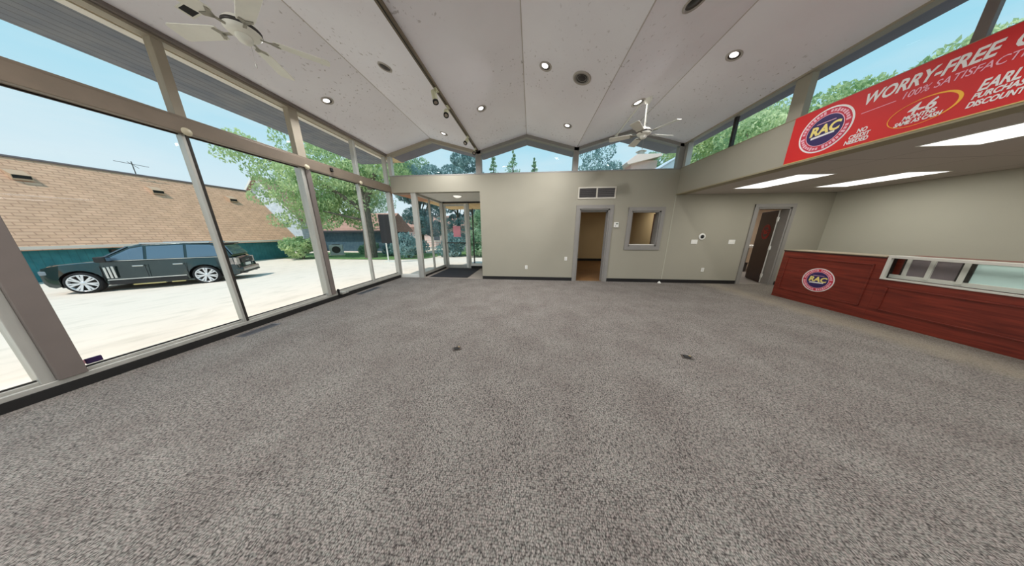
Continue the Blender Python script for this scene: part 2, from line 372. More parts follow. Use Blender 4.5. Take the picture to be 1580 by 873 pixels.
# right: wall above the opening, low ceiling, far wall
struct(boxes('wall_right', [(XS, XS+0.2, YN, YB, 2.445, 3.08)], WALL))
struct(boxes('trim_4', [(XS-0.012, XS+0.2, YN, YB, 2.435, 2.458)], EDGE))
def tceil():
    M, n, l, p = node_mat('low_ceiling_tiles', 0.9)
    t = n.new('ShaderNodeTexCoord')
    br = add(n, 'ShaderNodeTexBrick', Scale=1.0, offset=0.0); l.new(t.outputs['Object'], br.inputs['Vector'])
    br.inputs['Color1'].default_value = srgb(190, 182, 174); br.inputs['Color2'].default_value = srgb(186, 178, 170); br.inputs['Mortar'].default_value = srgb(160, 152, 144)
    br.inputs['Mortar Size'].default_value = 0.008; br.inputs['Brick Width'].default_value = 1.22; br.inputs['Row Height'].default_value = 1.22
    l.new(br.outputs['Color'], p.inputs['Base Color']); return M
struct(boxes('ceiling', [(XS+0.2, XR+0.1, YN, YB, 2.445, 2.52)], tceil()))
struct(boxes('ceiling', [(XS+0.2, XR+0.3, YN, YB+WT, 2.80, 2.95)], mat('low_roof', srgb(150, 148, 144), 0.9, var=0.1)))
struct(boxes('wall_right', [(XR, XR+0.15, YN, YB+WT, 0, 2.80)], WALLG))
# behind the camera the shop goes on to an unseen wall, glazed to add daylight
struct(boxes('wall_front', [(XL-0.1, XR, YN-0.15, YN, 0, 0.10), (XL-0.1, XR, YN-0.12, YN, 2.62, 2.80), (4.0, XR, YN-0.15, YN, 2.445, 2.80)]+[(x-0.05, x+0.05, YN-0.12, YN, 0.1, 3.66 if x < 4 else 2.445) for x in (-4.3, -2.88, -1.53, -0.18, 1.17, 2.52, 3.9, 5.2, 6.4, 7.68)], ALU))
bm = bmesh.new()
bx(bm, -4.25, 3.85, YN-0.06, YN-0.054, 0.1, 3.60); bx(bm, 3.95, 7.65, YN-0.06, YN-0.054, 0.1, 2.44); struct(fin('window_40', bm, GLASS))

# baseboards
BB = mat('black_baseboard', srgb(26, 24, 24), 0.5, var=0.2)
struct(boxes('baseboard_back', [(-1.52, 1.27, YB-0.012, YB, 0, 0.10), (2.30, 5.89, YB-0.012, YB, 0, 0.10), (6.90, XR, YB-0.012, YB, 0, 0.10)], BB))
struct(boxes('baseboard_right', [(XR-0.012, XR, YN, YB, 0, 0.10)], BB))
struct(boxes('baseboard_left', [(XL-0.02, XL+0.01, YN, YB, 0, 0.085)], BLACK))

# ------------------------------------------------------------------ left window wall
struct(boxes('trim_5', [(XL-0.09, XL+0.0, YN, YB+0.05, 0.085, 0.135), (XL-0.09, XL-0.03, YN, YB+0.05, 0.135, 0.165)], ALU, bevel=0.006))
struct(boxes('trim_6', [(XL-0.10, XL+0.05, YN, YB+0.03, 2.635, 2.80), (XL-0.10, XL+0.03, YN, YB+0.03, 2.80, 2.83)], BRONZE, bevel=0.006))
struct(boxes('trim_7', [(XL-0.10, XL+0.07, YN, YB+0.05, 3.615, 3.66)], POSTG, bevel=0.006))
struct(boxes('trim_8', [(XL-0.10, XL+0.02, YN, YB+0.05, 3.585, 3.615)], TRIMB))
ti = [9]
def trimo(lst, m, bevel=0.004):
    o = struct(boxes('trim_%d' % ti[0], lst, m, bevel=bevel)); ti[0] += 1; return o
trimo([(XL-0.17, XL+0.02, 1.23, 1.36, 0.135, 2.635)], POSTG)
trimo([(XL-0.10, XL-0.01, 1.17, 1.23, 0.135, 2.635)], ALU)
trimo([(XL-0.08, XL+0.0, 2.525, 2.555, 0.135, 2.635)], STEELD)
trimo([(XL-0.08, XL+0.0, 2.495, 2.525, 0.135, 2.635)], ALU)
trimo([(XL-0.12, XL+0.01, 3.83, 3.90, 0.135, 2.635)], ALU)
trimo([(XL-0.12, XL+0.03, 3.90, 3.99, 0.135, 2.635)], POSTG)
trimo([(XL-0.08, XL+0.0, 5.16, 5.21, 0.135, 2.635)], ALU)
trimo([(XL-0.10, XL+0.02, 6.27, 6.34, 0.135, 2.635)], ALU)
trimo([(XL-0.10, XL+0.02, 6.36, 6.42, 0.0, 2.62)], ALU)
for y, w in ((1.17, 0.12), (2.50, 0.085), (3.84, 0.15), (5.17, 0.07), (6.27, 0.08)):
    trimo([(XL-0.09, XL+0.01, y, y+w, 2.83, 3.59)], TRIMB if w > 0.08 else ALU)
for y in (-0.2, -1.5, -2.8): trimo([(XL-0.10, XL+0.02, y, y+0.08, 0.135, 3.59)], ALU)
ys = [YN, -2.8, -1.5, -0.2, 1.2, 2.525, 3.91, 5.185, 6.31]
wi = [1]
def window(parts):
    e = empty('window_%d' % wi[0], (0, 0, 0)); wi[0] += 1; struct(e)
    for nm, lst, m in parts: boxes(nm, lst, m, e)
    return e
for a, b in zip(ys, ys[1:]):
    window([('glass', [(XL-0.056, XL-0.050, a+0.012, b-0.012, 0.14, 2.64)], GLASS), ('gasket', [(XL-0.062, XL-0.044, a+0.01, b-0.01, 0.165, 0.178), (XL-0.062, XL-0.044, a+0.01, b-0.01, 2.62, 2.636)], STEELD)])
    window([('glass', [(XL-0.056, XL-0.050, a+0.012, b-0.012, 2.83, 3.60)], GLASS), ('gasket', [(XL-0.062, XL-0.044, a+0.01, b-0.01, 2.83, 2.842)], STEELD)])

# back gable windows: posts, raked trims, glass
for x, w in ((-1.53, 0.16), (1.17, 0.14)):
    trimo([(x-w/2, x+w/2, YB-0.01, YB+0.15, 3.08, 3.70)], TRIM)
trimo([(-4.25, -4.15, YB-0.005, YB+0.12, 3.08, 3.66)], ALU)
trimo([(3.77, 3.92, YB-0.01, YB+0.12, 3.08, 3.67)], TRIM)
trimo([(-4.24, 3.89, YB-0.004, YB+WT, 3.06, 3.095)], TRIM)
for k in range(3):
    a = V0+k*PER; c = a+PER/2; b = a+PER
    bm = bmesh.new()
    prism(bm, [(a, YB-0.01, ZV), (c, YB-0.01, ZR), (b, YB-0.01, ZV), (b, YB-0.01, ZV-0.075), (c, YB-0.01, ZR-0.075), (a, YB-0.01, ZV-0.075)], (0, 0.13, 0))
    struct(fin('trim_%d' % ti[0], bm, TRIMB if k == 0 else TRIM)); ti[0] += 1
    e = struct(empty('window_%d' % wi[0])); wi[0] += 1
    bm = bmesh.new(); i = 0.07
    prism(bm, [(a+i, YB+0.05, 3.095), (b-i, YB+0.05, 3.095), (b-i, YB+0.05, ZV-0.04), (c, YB+0.05, ZR-0.06), (a+i, YB+0.05, ZV-0.04)], (0, 0.006, 0)); fin('glass', bm, GLASS, e)

# clerestory over the right wall
trimo([(XS-0.0, XS+0.09, 3.865, 4.05, 3.08, 3.68)], WALL)
trimo([(XS+0.04, XS+0.10, 5.01, 5.06, 3.08, 3.66)], STEELD)
trimo([(XS+0.05, XS+0.09, 2.635, 2.705, 3.08, 3.68)], POSTG)
trimo([(XS+0.0, XS+0.12, 6.20, 6.30, 3.08, 3.66)], ALU)
for y in (1.3, 0.0, -1.4, -2.8): trimo([(XS+0.0, XS+0.12, y, y+0.1, 3.08, 3.68)], TRIMB)
trimo([(XS-0.03, XS+0.08, YN, YB, 3.635, 3.68)], TRIMB)
trimo([(XS-0.004, XS+0.14, YN, YB, 3.08, 3.095)], EDGE)
yy = [YN, -2.75, -1.35, 0.05, 1.35, 2.67, 3.95, 5.035, 6.25]
for a, b in zip(yy, yy[1:]):
    window([('glass', [(XS+0.067, XS+0.073, a+0.012, b-0.012, 3.09, 3.62)], GLASS), ('gasket', [(XS+0.06, XS+0.08, a+0.02, b-0.02, 3.09, 3.10)], STEELD)])

# ------------------------------------------------------------------ vestibule
YV = 8.30
struct(boxes('wall_vestibule', [(-1.52, -1.38, YB+WT, YV+0.1, 0, 2.75)], WALL))
struct(boxes('baseboard_vestibule', [(-1.532, -1.52, YB+WT, YV, 0, 0.1)], BB))
struct(boxes('ceiling', [(-3.66, -1.4, YB+WT, YV+0.1, 2.62, 2.70)], mat('vestibule_ceiling', srgb(238, 234, 226), 0.9, var=0.05)))
trimo([(-3.66, -3.50, YB+0.02, YB+0.13, 0.0, 2.62)], ALU)
trimo([(-4.30, -3.66, YB+0.04, YB+0.12, 0.0, 0.10)], WHITEP)
trimo([(-4.22, -3.66, YB+0.04, YB+0.12, 2.58, 2.62)], BRONZE)
trimo([(-3.60, -3.54, YB+0.13, YV, 0.06, 0.15), (-3.60, -3.54, YB+0.13, YV, 2.56, 2.62)], ALU)
trimo([(-3.61, -3.52, YB+0.13, YV, 0.0, 0.06)], BLACK)
trimo([(-3.60, -3.54, 7.28, 7.34, 0.15, 2.56)], ALU)
trimo([(-3.62, -3.50, YV-0.05, YV+0.08, 0.0, 2.62)], ALU)
trimo([(-3.50, -1.52, YV, YV+0.06, 2.56, 2.62)], STEELD)
trimo([(-2.56, -2.46, YV-0.02, YV+0.08, 0.0, 2.56)], ALU)
trimo([(-2.46, -1.52, YV-0.02, YV+0.06, 0.10, 0.20)], WHITEP)
trimo([(-2.46, -1.52, YV-0.01, YV+0.05, 0.0, 0.10)], BLACK)
window([('glass', [(-4.20, -3.66, YB+0.075, YB+0.081, 0.10, 2.58)], GLASS)])
window([('glass', [(-3.574, -3.568, YB+0.14, 7.28, 0.15, 2.56)], GLASS)])
window([('glass', [(-3.574, -3.568, 7.34, YV-0.05, 0.15, 2.56)], GLASS)])
window([('glass', [(-2.46, -1.52, YV+0.02, YV+0.026, 0.20, 2.56)], GLASS)])
e = struct(empty('door_1', (0, 0, 0)))
boxes('stile', [(-3.49, -3.41, YV+0.0, YV+0.045, 0.02, 2.54)], ALU, e); boxes('stile', [(-2.65, -2.57, YV+0.0, YV+0.045, 0.02, 2.54)], WHITEP, e)
boxes('rail', [(-3.41, -2.65, YV, YV+0.045, 2.46, 2.54)], ALU, e); boxes('rail', [(-3.41, -2.65, YV, YV+0.045, 0.02, 0.14)], ALU, e)
boxes('glass', [(-3.41, -2.65, YV+0.02, YV+0.026, 0.14, 2.46)], GLASS, e)
boxes('push_bar', [(-3.42, -2.64, YV-0.06, YV-0.04, 1.02, 1.06), (-3.42, -3.40, YV-0.05, YV, 1.02, 1.06), (-2.66, -2.64, YV-0.05, YV, 1.02, 1.06)], STEELD, e)
PINKS = mat('pink_red_poster', srgb(255, 165, 182), 0.6, var=0.1)
po = thing('poster', 'small pink-red notice with faded print taped to the glass entrance door', 'poster', (-2.99, YV-0.004, 1.28))
boxes('sheet', [(-0.15, 0.15, 0.010, 0.016, 0.0, 0.42)], PINKS, po)
boxes('print_line', [(-0.11, 0.11, 0.007, 0.011, 0.31, 0.35), (-0.11, 0.05, 0.007, 0.011, 0.22, 0.25), (-0.02, 0.11, 0.007, 0.011, 0.17, 0.19), (-0.11, 0.1, 0.007, 0.011, 0.07, 0.11)], mat('faded_print', srgb(244, 170, 178), 0.6), po)
mt = thing('door_mat', 'black ribbed entrance mat lying inside the glass vestibule', 'mat', (-2.72, 7.35, 0.0))
boxes('mat_pile', [(-0.62, 0.62, -0.86, 0.86, 0.001, 0.012)], mat('mat_pile', srgb(34, 34, 40), 0.95, var=0.3, scale=60), mt)
boxes('rubber_edge', [(-0.66, 0.66, -0.9, 0.9, 0.0, 0.006)], BLACK, mt)

LAMPM = mat('lamp_glow', (1, 0.98, 0.94, 1), 0.5, emit=(1, 0.98, 0.95, 1), es=3.0)
WARML = mat('dome_glow', (1, 0.95, 0.85, 1), 0.5, emit=(1, 0.95, 0.85, 1), es=0.8)
vl = thing('dome_light', 'round white ceiling light in the glass vestibule', 'ceiling light', (-2.43, 7.0, 2.62))
bm = bmesh.new(); lathe(bm, [(0.001, -0.012), (0.15, -0.012), (0.16, 0.0)]); fin('base', bm, ALU, vl, True)
bm = bmesh.new(); lathe(bm, [(0.001, -0.065), (0.06, -0.06), (0.11, -0.04), (0.135, -0.012)]); fin('diffuser', bm, WARML, vl, True)

# ------------------------------------------------------------------ inner doors and window
def casing(e, x0, x1, z0, z1, w, m, sill=False, yb=YB):
    L = [(x0-w, x0, yb-0.022, yb+0.0, z0, z1+w), (x1, x1+w, yb-0.022, yb+0.0, z0, z1+w), (x0-w, x1+w, yb-0.0225, yb+0.0, z1, z1+w)]
    if sill: L.append((x0-w, x1+w, yb-0.0225, yb+0.0, z0-w, z0)); L[0] = (x0-w, x0, yb-0.022, yb, z0-w, z1+w); L[1] = (x1, x1+w, yb-0.022, yb, z0-w, z1+w)
    boxes('casing', L, m, e)
    J = [(x0, x0+0.035, yb, yb+WT, z0, z1), (x1-0.035, x1, yb, yb+WT, z0, z1), (x0, x1, yb, yb+WT, z1-0.035, z1)]
    if sill: J.append((x0, x1, yb, yb+WT, z0, z0+0.035))
    boxes('jamb', J, m, e)
e = struct(empty('door_2')); casing(e, *D1, 0.10, TRIM)
boxes('stop', [(D1[0]+0.035, D1[0]+0.05, YB+0.09, YB+0.13, 0, 2.065), (D1[1]-0.05, D1[1]-0.035, YB+0.09, YB+0.13, 0, 2.065), (D1[0]+0.035, D1[1]-0.035, YB+0.09, YB+0.13, 2.02, 2.065)], TRIM, e)
e = struct(empty('window_%d' % wi[0])); wi[0] += 1; casing(e, *W1, 0.10, TRIM, True)
boxes('glass', [(W1[0]+0.03, W1[1]-0.03, YB+0.09, YB+0.096, W1[2]+0.03, W1[3]-0.03)], GLASS, e)
boxes('stop', [(W1[0]+0.03, W1[1]-0.03, YB+0.03, YB+0.12, W1[2]+0.035, W1[2]+0.055)], WHITEP, e)
e = struct(empty('door_3')); casing(e, *D2, 0.085, TRIM)
# open leaf of door_3
lf = empty('leaf', (6.80, 6.545, 0.0), (0, 0, math.radians(66))); lf.parent = e
bm = bmesh.new(); bx(bm, 0.0, 0.86, 0.0, 0.042, 0.012, 2.04); d_ = fin('slab', bm, DOORW, lf, bevel=0.003)
boxes('edge_strip', [(-0.004, 0.0, 0.0, 0.042, 0.012, 2.04)], WHITEP, lf)
for z in (0.22, 1.02, 1.80):
    bm = bmesh.new(); cyl(bm, (-0.02, 0.046, z-0.06), (-0.02, 0.046, z+0.06), 0.012, n=10); bx(bm, -0.05, 0.002, 0.02, 0.046, z-0.055, z+0.055); fin('hinge', bm, WHITEP, lf)

# ------------------------------------------------------------------ round emblem
RED = mat('banner_red', srgb(216, 36, 30), 0.55, scale=1.0, col2=srgb(204, 30, 32))
WPRINT = mat('white_print', srgb(240, 236, 232), 0.5)
NAVY = mat('navy_print', srgb(52, 36, 92), 0.5)
CRIM = mat('crimson_print', srgb(206, 44, 66), 0.5)
YEL = mat('yellow_print', srgb(246, 226, 132), 0.5)
GOLD = mat('gold_print', srgb(250, 186, 52), 0.5)
PINKP = mat('pink_print', srgb(244, 186, 200), 0.5)
def disc(name, r, z, m, parent, r0=0.0, t=0.0012, n=48):
    bm = bmesh.new()
    if r0 > 0: lathe(bm, [(r0, z), (r, z), (r, z+t), (r0, z+t), (r0, z)], n)
    else: lathe(bm, [(0.0005, z+t), (r, z+t), (r, z)], n)
    return fin(name, bm, m, parent)
def emblem(parent, mtx, R, outer=WPRINT, band=CRIM, mono=None):
    e = empty('emblem'); e.parent = parent; e.matrix_local = mtx
    k = mono
    disc('backing', R, 0.001, outer if not k else RED, e)
    disc('band', R*0.93, 0.0024, band if not k else DOORW, e)
    disc('inner_ring', R*0.70, 0.0038, PINKP if not k else RED, e)
    disc('centre', R*0.67, 0.0052, NAVY if not k else DOORW, e)
    for q in range(4):
        bm = bmesh.new()
        for i in range(9):
            a = 2*PI*(q*10+i)/40+0.2; h = R*(0.055 if i % 3 else 0.075); w = R*0.045
            c, s = math.cos(a), math.sin(a); P = []
            for du, dv in ((-w, -h), (w, -h), (w, h), (-w, h)):
                rr = R*0.815+dv; P.append((rr*c-du*s, rr*s+du*c, 0.0052))
            prism(bm, P, (0, 0, 0.001))
        fin('ring_marks', bm, PINKP if not k else RED, e)
    text('letters', 'RAC', R*0.56, YEL if not k else RED, e, (0, -R*0.13, 0.0072), 0.12, R*0.024, 0.0006, 'CENTER', width=R*1.12)
    bm = bmesh.new(); prism(bm, [(-R*0.45, -R*0.30, 0.0066), (R*0.42, -R*0.24, 0.0066), (R*0.42, -R*0.16, 0.0066), (-R*0.45, -R*0.20, 0.0066)], (0, 0, 0.001)); fin('underline', bm, WPRINT if not k else RED, e)
    bm = bmesh.new(); prism(bm, [(-R*0.35, R*0.34, 0.0066), (R*0.35, R*0.36, 0.0066), (R*0.35, R*0.39, 0.0066), (-R*0.35, R*0.37, 0.0066)], (0, 0, 0.001)); fin('overline', bm, PINKP if not k else RED, e)
    return e
emblem(lf, plane_mtx((0.36, 0.043, 1.46), (-1, 0, 0), (0, 0, 1)), 0.21, mono=True)

# ------------------------------------------------------------------ banner on the right wall
bn = thing('banner', 'long red advertising banner with white lettering above the service counter', 'banner', (XS, 3.90, 2.468))
boxes('panel', [(-0.012, -0.001, -2.9, 0.0, 0.0, 0.615)], RED, bn)
boxes('edge_strip', [(-0.016, -0.001, -2.9, 0.0, -0.010, 0.0)], mat('gold_edge', srgb(206, 180, 110), 0.5), bn)
BM = plane_mtx((-0.012, 0, 0), (0, -1, 0), (0, 0, 1))
def bt(name, s, size, u, v, m=WPRINT, width=None, bold=0.0, shear=0.25, al='LEFT'):
    t = text(name, s, size, m, bn, (0, 0, 0), shear, bold, 0.0012, al, width)
    t.matrix_local = BM @ Matrix.Translation((u, v, 0.002)); return t
emblem(bn, BM @ Matrix.Translation((0.385, 0.308, 0)), 0.262)
bt('headline', 'WORRY-FREE', 0.155, 0.675, 0.435, width=0.725, bold=0.004)
bt('headline', 'GUARANTEE', 0.155, 1.455, 0.435, width=0.66, bold=0.004)
bt('tagline', '100% SATISFACTION GUARANTEE', 0.085, 0.955, 0.345, width=1.14, m=PINKP)
bm = bmesh.new(); prism(bm, [(0.69, 0.345, 0.001), (0.93, 0.350, 0.001), (0.93, 0.356, 0.001), (0.69, 0.351, 0.001)], (0, 0, 0.001)); o = fin('rule_line', bm, PINKP, bn); o.matrix_local = BM
for i, (s, w) in enumerate((('NO', 0.08), ('CREDIT', 0.165), ('NEEDED', 0.19))):
    bt('offer_text', s, 0.060, 0.745-(i*0.012), 0.142-i*0.052, width=w, bold=0.0018, al='CENTER', shear=0.15)
bm = bmesh.new(); N = 48; A = []
def ell(t, a, b, tw=0.0): return (1.120+a*math.cos(t), 0.165+b*math.sin(t)+0.05*a*math.cos(t), 0.001)
for i in range(N):
    t0, t1 = 2*PI*i/N, 2*PI*(i+1)/N
    w0 = 0.006+0.016*max(0, math.cos(t0-0.4)); w1 = 0.006+0.016*max(0, math.cos(t1-0.4))
    prism(bm, [ell(t0, 0.19, 0.115), ell(t1, 0.19, 0.115), ell(t1, 0.19+w1, 0.115+w1*0.6), ell(t0, 0.19+w0, 0.115+w0*0.6)], (0, 0, 0.001))
o = fin('gold_swirl', bm, GOLD, bn); o.matrix_local = BM
bt('offer_text', '4-6', 0.125, 1.115, 0.165, width=0.16, bold=0.003, al='CENTER')
bt('offer_text', 'MONTHS', 0.050, 1.115, 0.122, width=0.19, bold=0.002, al='CENTER')
bt('offer_text', 'SAME AS CASH', 0.050, 1.115, 0.078, width=0.27, bold=0.002, al='CENTER')
bt('offer_text', 'EARLY', 0.115, 1.385, 0.182, width=0.225, bold=0.003)
bt('offer_text', 'PURCHASE', 0.062, 1.375, 0.126, width=0.235, bold=0.002)
bt('offer_text', 'DISCOUNT', 0.062, 1.365, 0.064, width=0.235, bold=0.002)

# ------------------------------------------------------------------ service counter
ct = thing('service_counter', 'long red-brown wooden service counter with a round emblem on its front', 'counter', (5.75, 5.24, 0))
CL = 6.6     # runs past the camera
boxes('body', [(0.0, 0.42, -1.40, 0.0, 0.0, 1.055), (0.0, 0.42, -CL, -1.40, 0.0, 0.705)], CHERRY, ct, bevel=0.003)
boxes('cap', [(-0.012, 0.44, -1.38, 0.012, 1.058, 1.070)], mat('beige_cap', srgb(150, 136, 112), 0.5, var=0.06), ct)
boxes('cap_dark_strip', [(-0.006, 0.43, -1.385, 0.006, 1.035, 1.056)], mat('dark_red_edge', srgb(52, 22, 18), 0.5), ct)  # dark red strip just under the cap
def moulding(y0, y1, z0, z1):
    w = 0.018; d = -0.012
    boxes('panel_moulding', [(d, 0.0, y1, y0, z0, z0+w), (d, 0.0, y1, y0, z1-w, z1), (d, 0.0, y1, y1+w, z0, z1), (d, 0.0, y0-w, y0, z0, z1)], CHERRY, ct, bevel=0.004)
moulding(-0.10, -1.30, 0.20, 0.93); moulding(-1.50, -3.2, 0.20, 0.60); moulding(-3.35, -5.2, 0.20, 0.60)
emblem(ct, plane_mtx((-0.001, -0.69, 0.52), (0, -1, 0), (0, 0, 1)), 0.235)
# glazed case set in the top of the counter
gc = empty('display_case', (0, -1.40, 0.705)); gc.parent = ct; gc['label'] = 'white-framed glass case set in the counter top'
CLN = CL-1.4
WF = mat('white_case_frame', srgb(214, 210, 200), 0.4, var=0.06)
boxes('outer_frame', [(-0.012, 0.03, -CLN, 0, 0.0, 0.026), (-0.012, 0.03, -CLN, 0, 0.345, 0.385), (-0.012, 0.03, -0.035, 0, 0.026, 0.345)], WF, gc, bevel=0.003)
boxes('back_frame', [(0.09, 0.12, -CLN, 0, 0.026, 0.085), (0.09, 0.12, -0.155, -0.115, 0.085, 0.36), (0.08, 0.12, -0.355, -0.315, 0.05, 0.36), (0.08, 0.12, -0.60, -0.555, 0.05, 0.36), (0.09, 0.12, -2.4, -2.35, 0.05, 0.36), (0.09, 0.12, -CLN, 0, 0.345, 0.385)], WF, gc, bevel=0.003)
for g_ in ((0.085, 0.09, -0.115, -0.10, 0.085, 0.345), (0.085, 0.10, -0.63, -0.60, 0.085, 0.345), (0.085, 0.10, -0.555, -0.54, 0.085, 0.345)): boxes('gasket', [g_], STEELD, gc)
boxes('dark_panel', [(0.10, 0.112, -0.555, -0.155, 0.085, 0.345)], mat('case_dark_panel', srgb(124, 112, 114), 0.5, var=0.15, scale=4), gc)
boxes('reflection_panel', [(0.10, 0.112, -CLN, -0.60, 0.085, 0.345)], mat('case_pane_reflection', srgb(214, 240, 234), 0.35, var=0.05, scale=2), gc)  # pale aqua stands in for the reflection on a frosted pane
boxes('case_floor', [(0.03, 0.12, -CLN, -0.0, 0.0, 0.012)], mat('case_floor', srgb(170, 170, 172), 0.35, var=0.1), gc)
boxes('case_back_body', [(0.12, 0.42, -CLN, 0.0, 0.0, 0.385)], CHERRY, gc)
boxes('case_lid', [(0.0, 0.12, -CLN, 0.0, 0.385, 0.392)], GLASS2, gc)
boxes('case_end', [(0.03, 0.12, -0.012, 0.0, 0.026, 0.345)], STEELD, gc)
boxes('front_glass', [(0.006, 0.011, -CLN, -0.035, 0.026, 0.345)], GLASS2, gc)

# ------------------------------------------------------------------ wall items
def plate(name, label, cat, x, z, w, h, kind, group=None):
    t = thing(name, label, cat, (x, YB, z), group=group)
    boxes('cover', [(-w/2, w/2, -0.008, 0.0, -h/2, h/2)], WHITEP, t, bevel=0.002)
    if kind == 'switch':
        n = 2 if w > 0.1 else 1
        for i in range(n):
            cx = (i-(n-1)/2)*0.046; boxes('toggle', [(cx-0.006, cx+0.006, -0.016, -0.008, -0.012, 0.012)], WHITEP, t)
    elif kind == 'outlet':
        for dz in (-0.022, 0.022): boxes('socket', [(-0.014, 0.014, -0.010, -0.008, dz-0.012, dz+0.012)], mat('socket_grey', srgb(190, 188, 180), 0.4), t)
    return t
plate('light_switch', 'wide white switch plate just left below the round black-centred device', 'light switch', 4.58, 1.195, 0.165, 0.115, 'switch')
plate('light_switch', 'white double switch plate left of the open dark door', 'light switch', 5.55, 1.195, 0.165, 0.115, 'switch')
plate('wall_outlet', 'white outlet low on the wall between vestibule and office doorway', 'outlet', -0.13, 0.40, 0.075, 0.115, 'outlet')
plate('wall_outlet', 'white wall plate left of the empty office doorway', 'outlet', 1.06, 0.68, 0.075, 0.115, 'outlet')
plate('wall_outlet', 'white outlet low on the wall under the round black-centred device', 'outlet', 4.96, 0.40, 0.075, 0.115, 'outlet')
t = thing('wall_speaker', 'round white wall device with black centre', 'wall device', (4.76, YB, 1.335))
mm_ = Matrix.Rotation(PI/2, 4, 'X')
bm = bmesh.new(); lathe(bm, [(0.001, 0.012), (0.075, 0.012), (0.088, 0.008), (0.09, 0.0)], 28, mm_); fin('ring', bm, WHITEP, t, True)
bm = bmesh.new(); lathe(bm, [(0.001, 0.03), (0.03, 0.026), (0.05, 0.012)], 24, mm_); fin('lens', bm, BLACK, t, True)
t = thing('thermostat', 'small white thermostat beside the office doorway', 'thermostat', (2.41, YB, 1.66))
boxes('body', [(-0.065, 0.065, -0.028, 0.0, -0.07, 0.07)], WHITEP, t, bevel=0.006)
boxes('screen', [(-0.02, 0.045, -0.030, -0.027, 0.015, 0.045)], mat('grey_lcd', srgb(96, 102, 92), 0.3), t)
boxes('button', [(-0.035, -0.01, -0.031, -0.027, -0.04, -0.02)], TRIM, t)
t = thing('air_vent', 'white-framed double return air grille above the office doorway', 'air vent', (1.80, YB, 2.52))
boxes('frame', [(-0.51, 0.51, -0.015, 0, -0.155, -0.12), (-0.51, 0.51, -0.015, 0, 0.12, 0.155), (-0.51, -0.475, -0.015, 0, -0.12, 0.12), (0.475, 0.51, -0.015, 0, -0.12, 0.12), (-0.02, 0.02, -0.015, 0, -0.12, 0.12)], mat('vent_frame', srgb(206, 200, 186), 0.5), t, bevel=0.003)
for s in (-1, 1):
    x0, x1 = (-0.475, -0.02) if s < 0 else (0.02, 0.475)
    boxes('grille', [(x0, x1, -0.003, -0.001, -0.12, 0.12)], DARKGR, t)
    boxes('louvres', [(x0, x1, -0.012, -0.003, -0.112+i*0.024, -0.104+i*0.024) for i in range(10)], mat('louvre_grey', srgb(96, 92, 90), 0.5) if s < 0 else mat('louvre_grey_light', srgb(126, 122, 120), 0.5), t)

# floor items
def floor_box(label, x, y, rz):
    t = thing('floor_outlet', label, 'floor outlet', (x, y, 0), (0, 0, rz))
    boxes('plate', [(-0.055, 0.055, -0.045, 0.045, 0.0, 0.006)], mat('floor_plate', srgb(74, 66, 60), 0.4, metal=0.3), t, bevel=0.002)
    boxes('cover_flap', [(-0.035, 0.03, -0.028, 0.028, 0.006, 0.012)], BLACK, t)
    bm = bmesh.new(); cyl(bm, (0.03, 0.02, 0.005), (0.03, 0.02, 0.014), 0.012, n=12); fin('brass_cap', bm, mat('brass', srgb(160, 140, 100), 0.35, metal=0.6), t)
floor_box('small dark floor outlet in the carpet left of centre', -0.919, 2.281, 0.5)
floor_box('small dark floor outlet in the carpet towards the counter', 1.889, 2.35, -0.3)
def register(label, y0, y1):
    t = thing('floor_register', label, 'floor register', (-4.12, (y0+y1)/2, 0)); L = (y1-y0)/2
    boxes('frame', [(-0.075, 0.075, -L, L, 0, 0.005)], mat('register_grey', srgb(112, 112, 114), 0.4, metal=0.4), t)
    boxes('slats', [(-0.055, 0.055, -L+0.02+i*0.02, -L+0.03+i*0.02, 0.005, 0.008) for i in range(int((2*L-0.04)/0.02))], mat('register_slats', srgb(88, 88, 92), 0.4, metal=0.4), t)
register('long grey floor register along the window sill, nearer the viewer', 2.30, 2.75)
register('grey floor register along the window sill, nearer the entrance', 4.40, 5.10)
t = thing('cable_connector', 'metal cable box fixed to the sill at the double post', 'connector', (-4.27, 4.10, 0.0))
boxes('body', [(-0.03, 0.03, 0.0, 0.10, 0.085, 0.135)], ALU, t, bevel=0.004); boxes('bracket', [(-0.04, 0.0, -0.05, -0.03, 0.06, 0.22)], BLACK, t)
boxes('knob', [(-0.01, 0.045, 0.11, 0.15, 0.09, 0.125)], ALU, t, bevel=0.006)
t = thing('alarm_sensor', 'small black sensor box low on the glass beside the wide post', 'sensor', (-4.36, 1.42, 0.19))
boxes('body', [(0.012, 0.03, -0.035, 0.045, 0.0, 0.055)], mat('purple_black', srgb(40, 16, 66), 0.5), t, bevel=0.003); boxes('tab', [(0.008, 0.02, -0.065, -0.035, 0.01, 0.05)], PINKP, t)
t = thing('door_stop', 'small white door stop on the floor by the black baseboard', 'door stop', (3.80, 6.26, 0)); 
bm = bmesh.new(); lathe(bm, [(0.001, 0.05), (0.02, 0.045), (0.032, 0.02), (0.036, 0.0)]); fin('dome', bm, WHITEP, t, True); bm = bmesh.new(); lathe(bm, [(0.001, 0.006), (0.045, 0.006), (0.048, 0.0)]); fin('foot', bm, WHITEP, t)
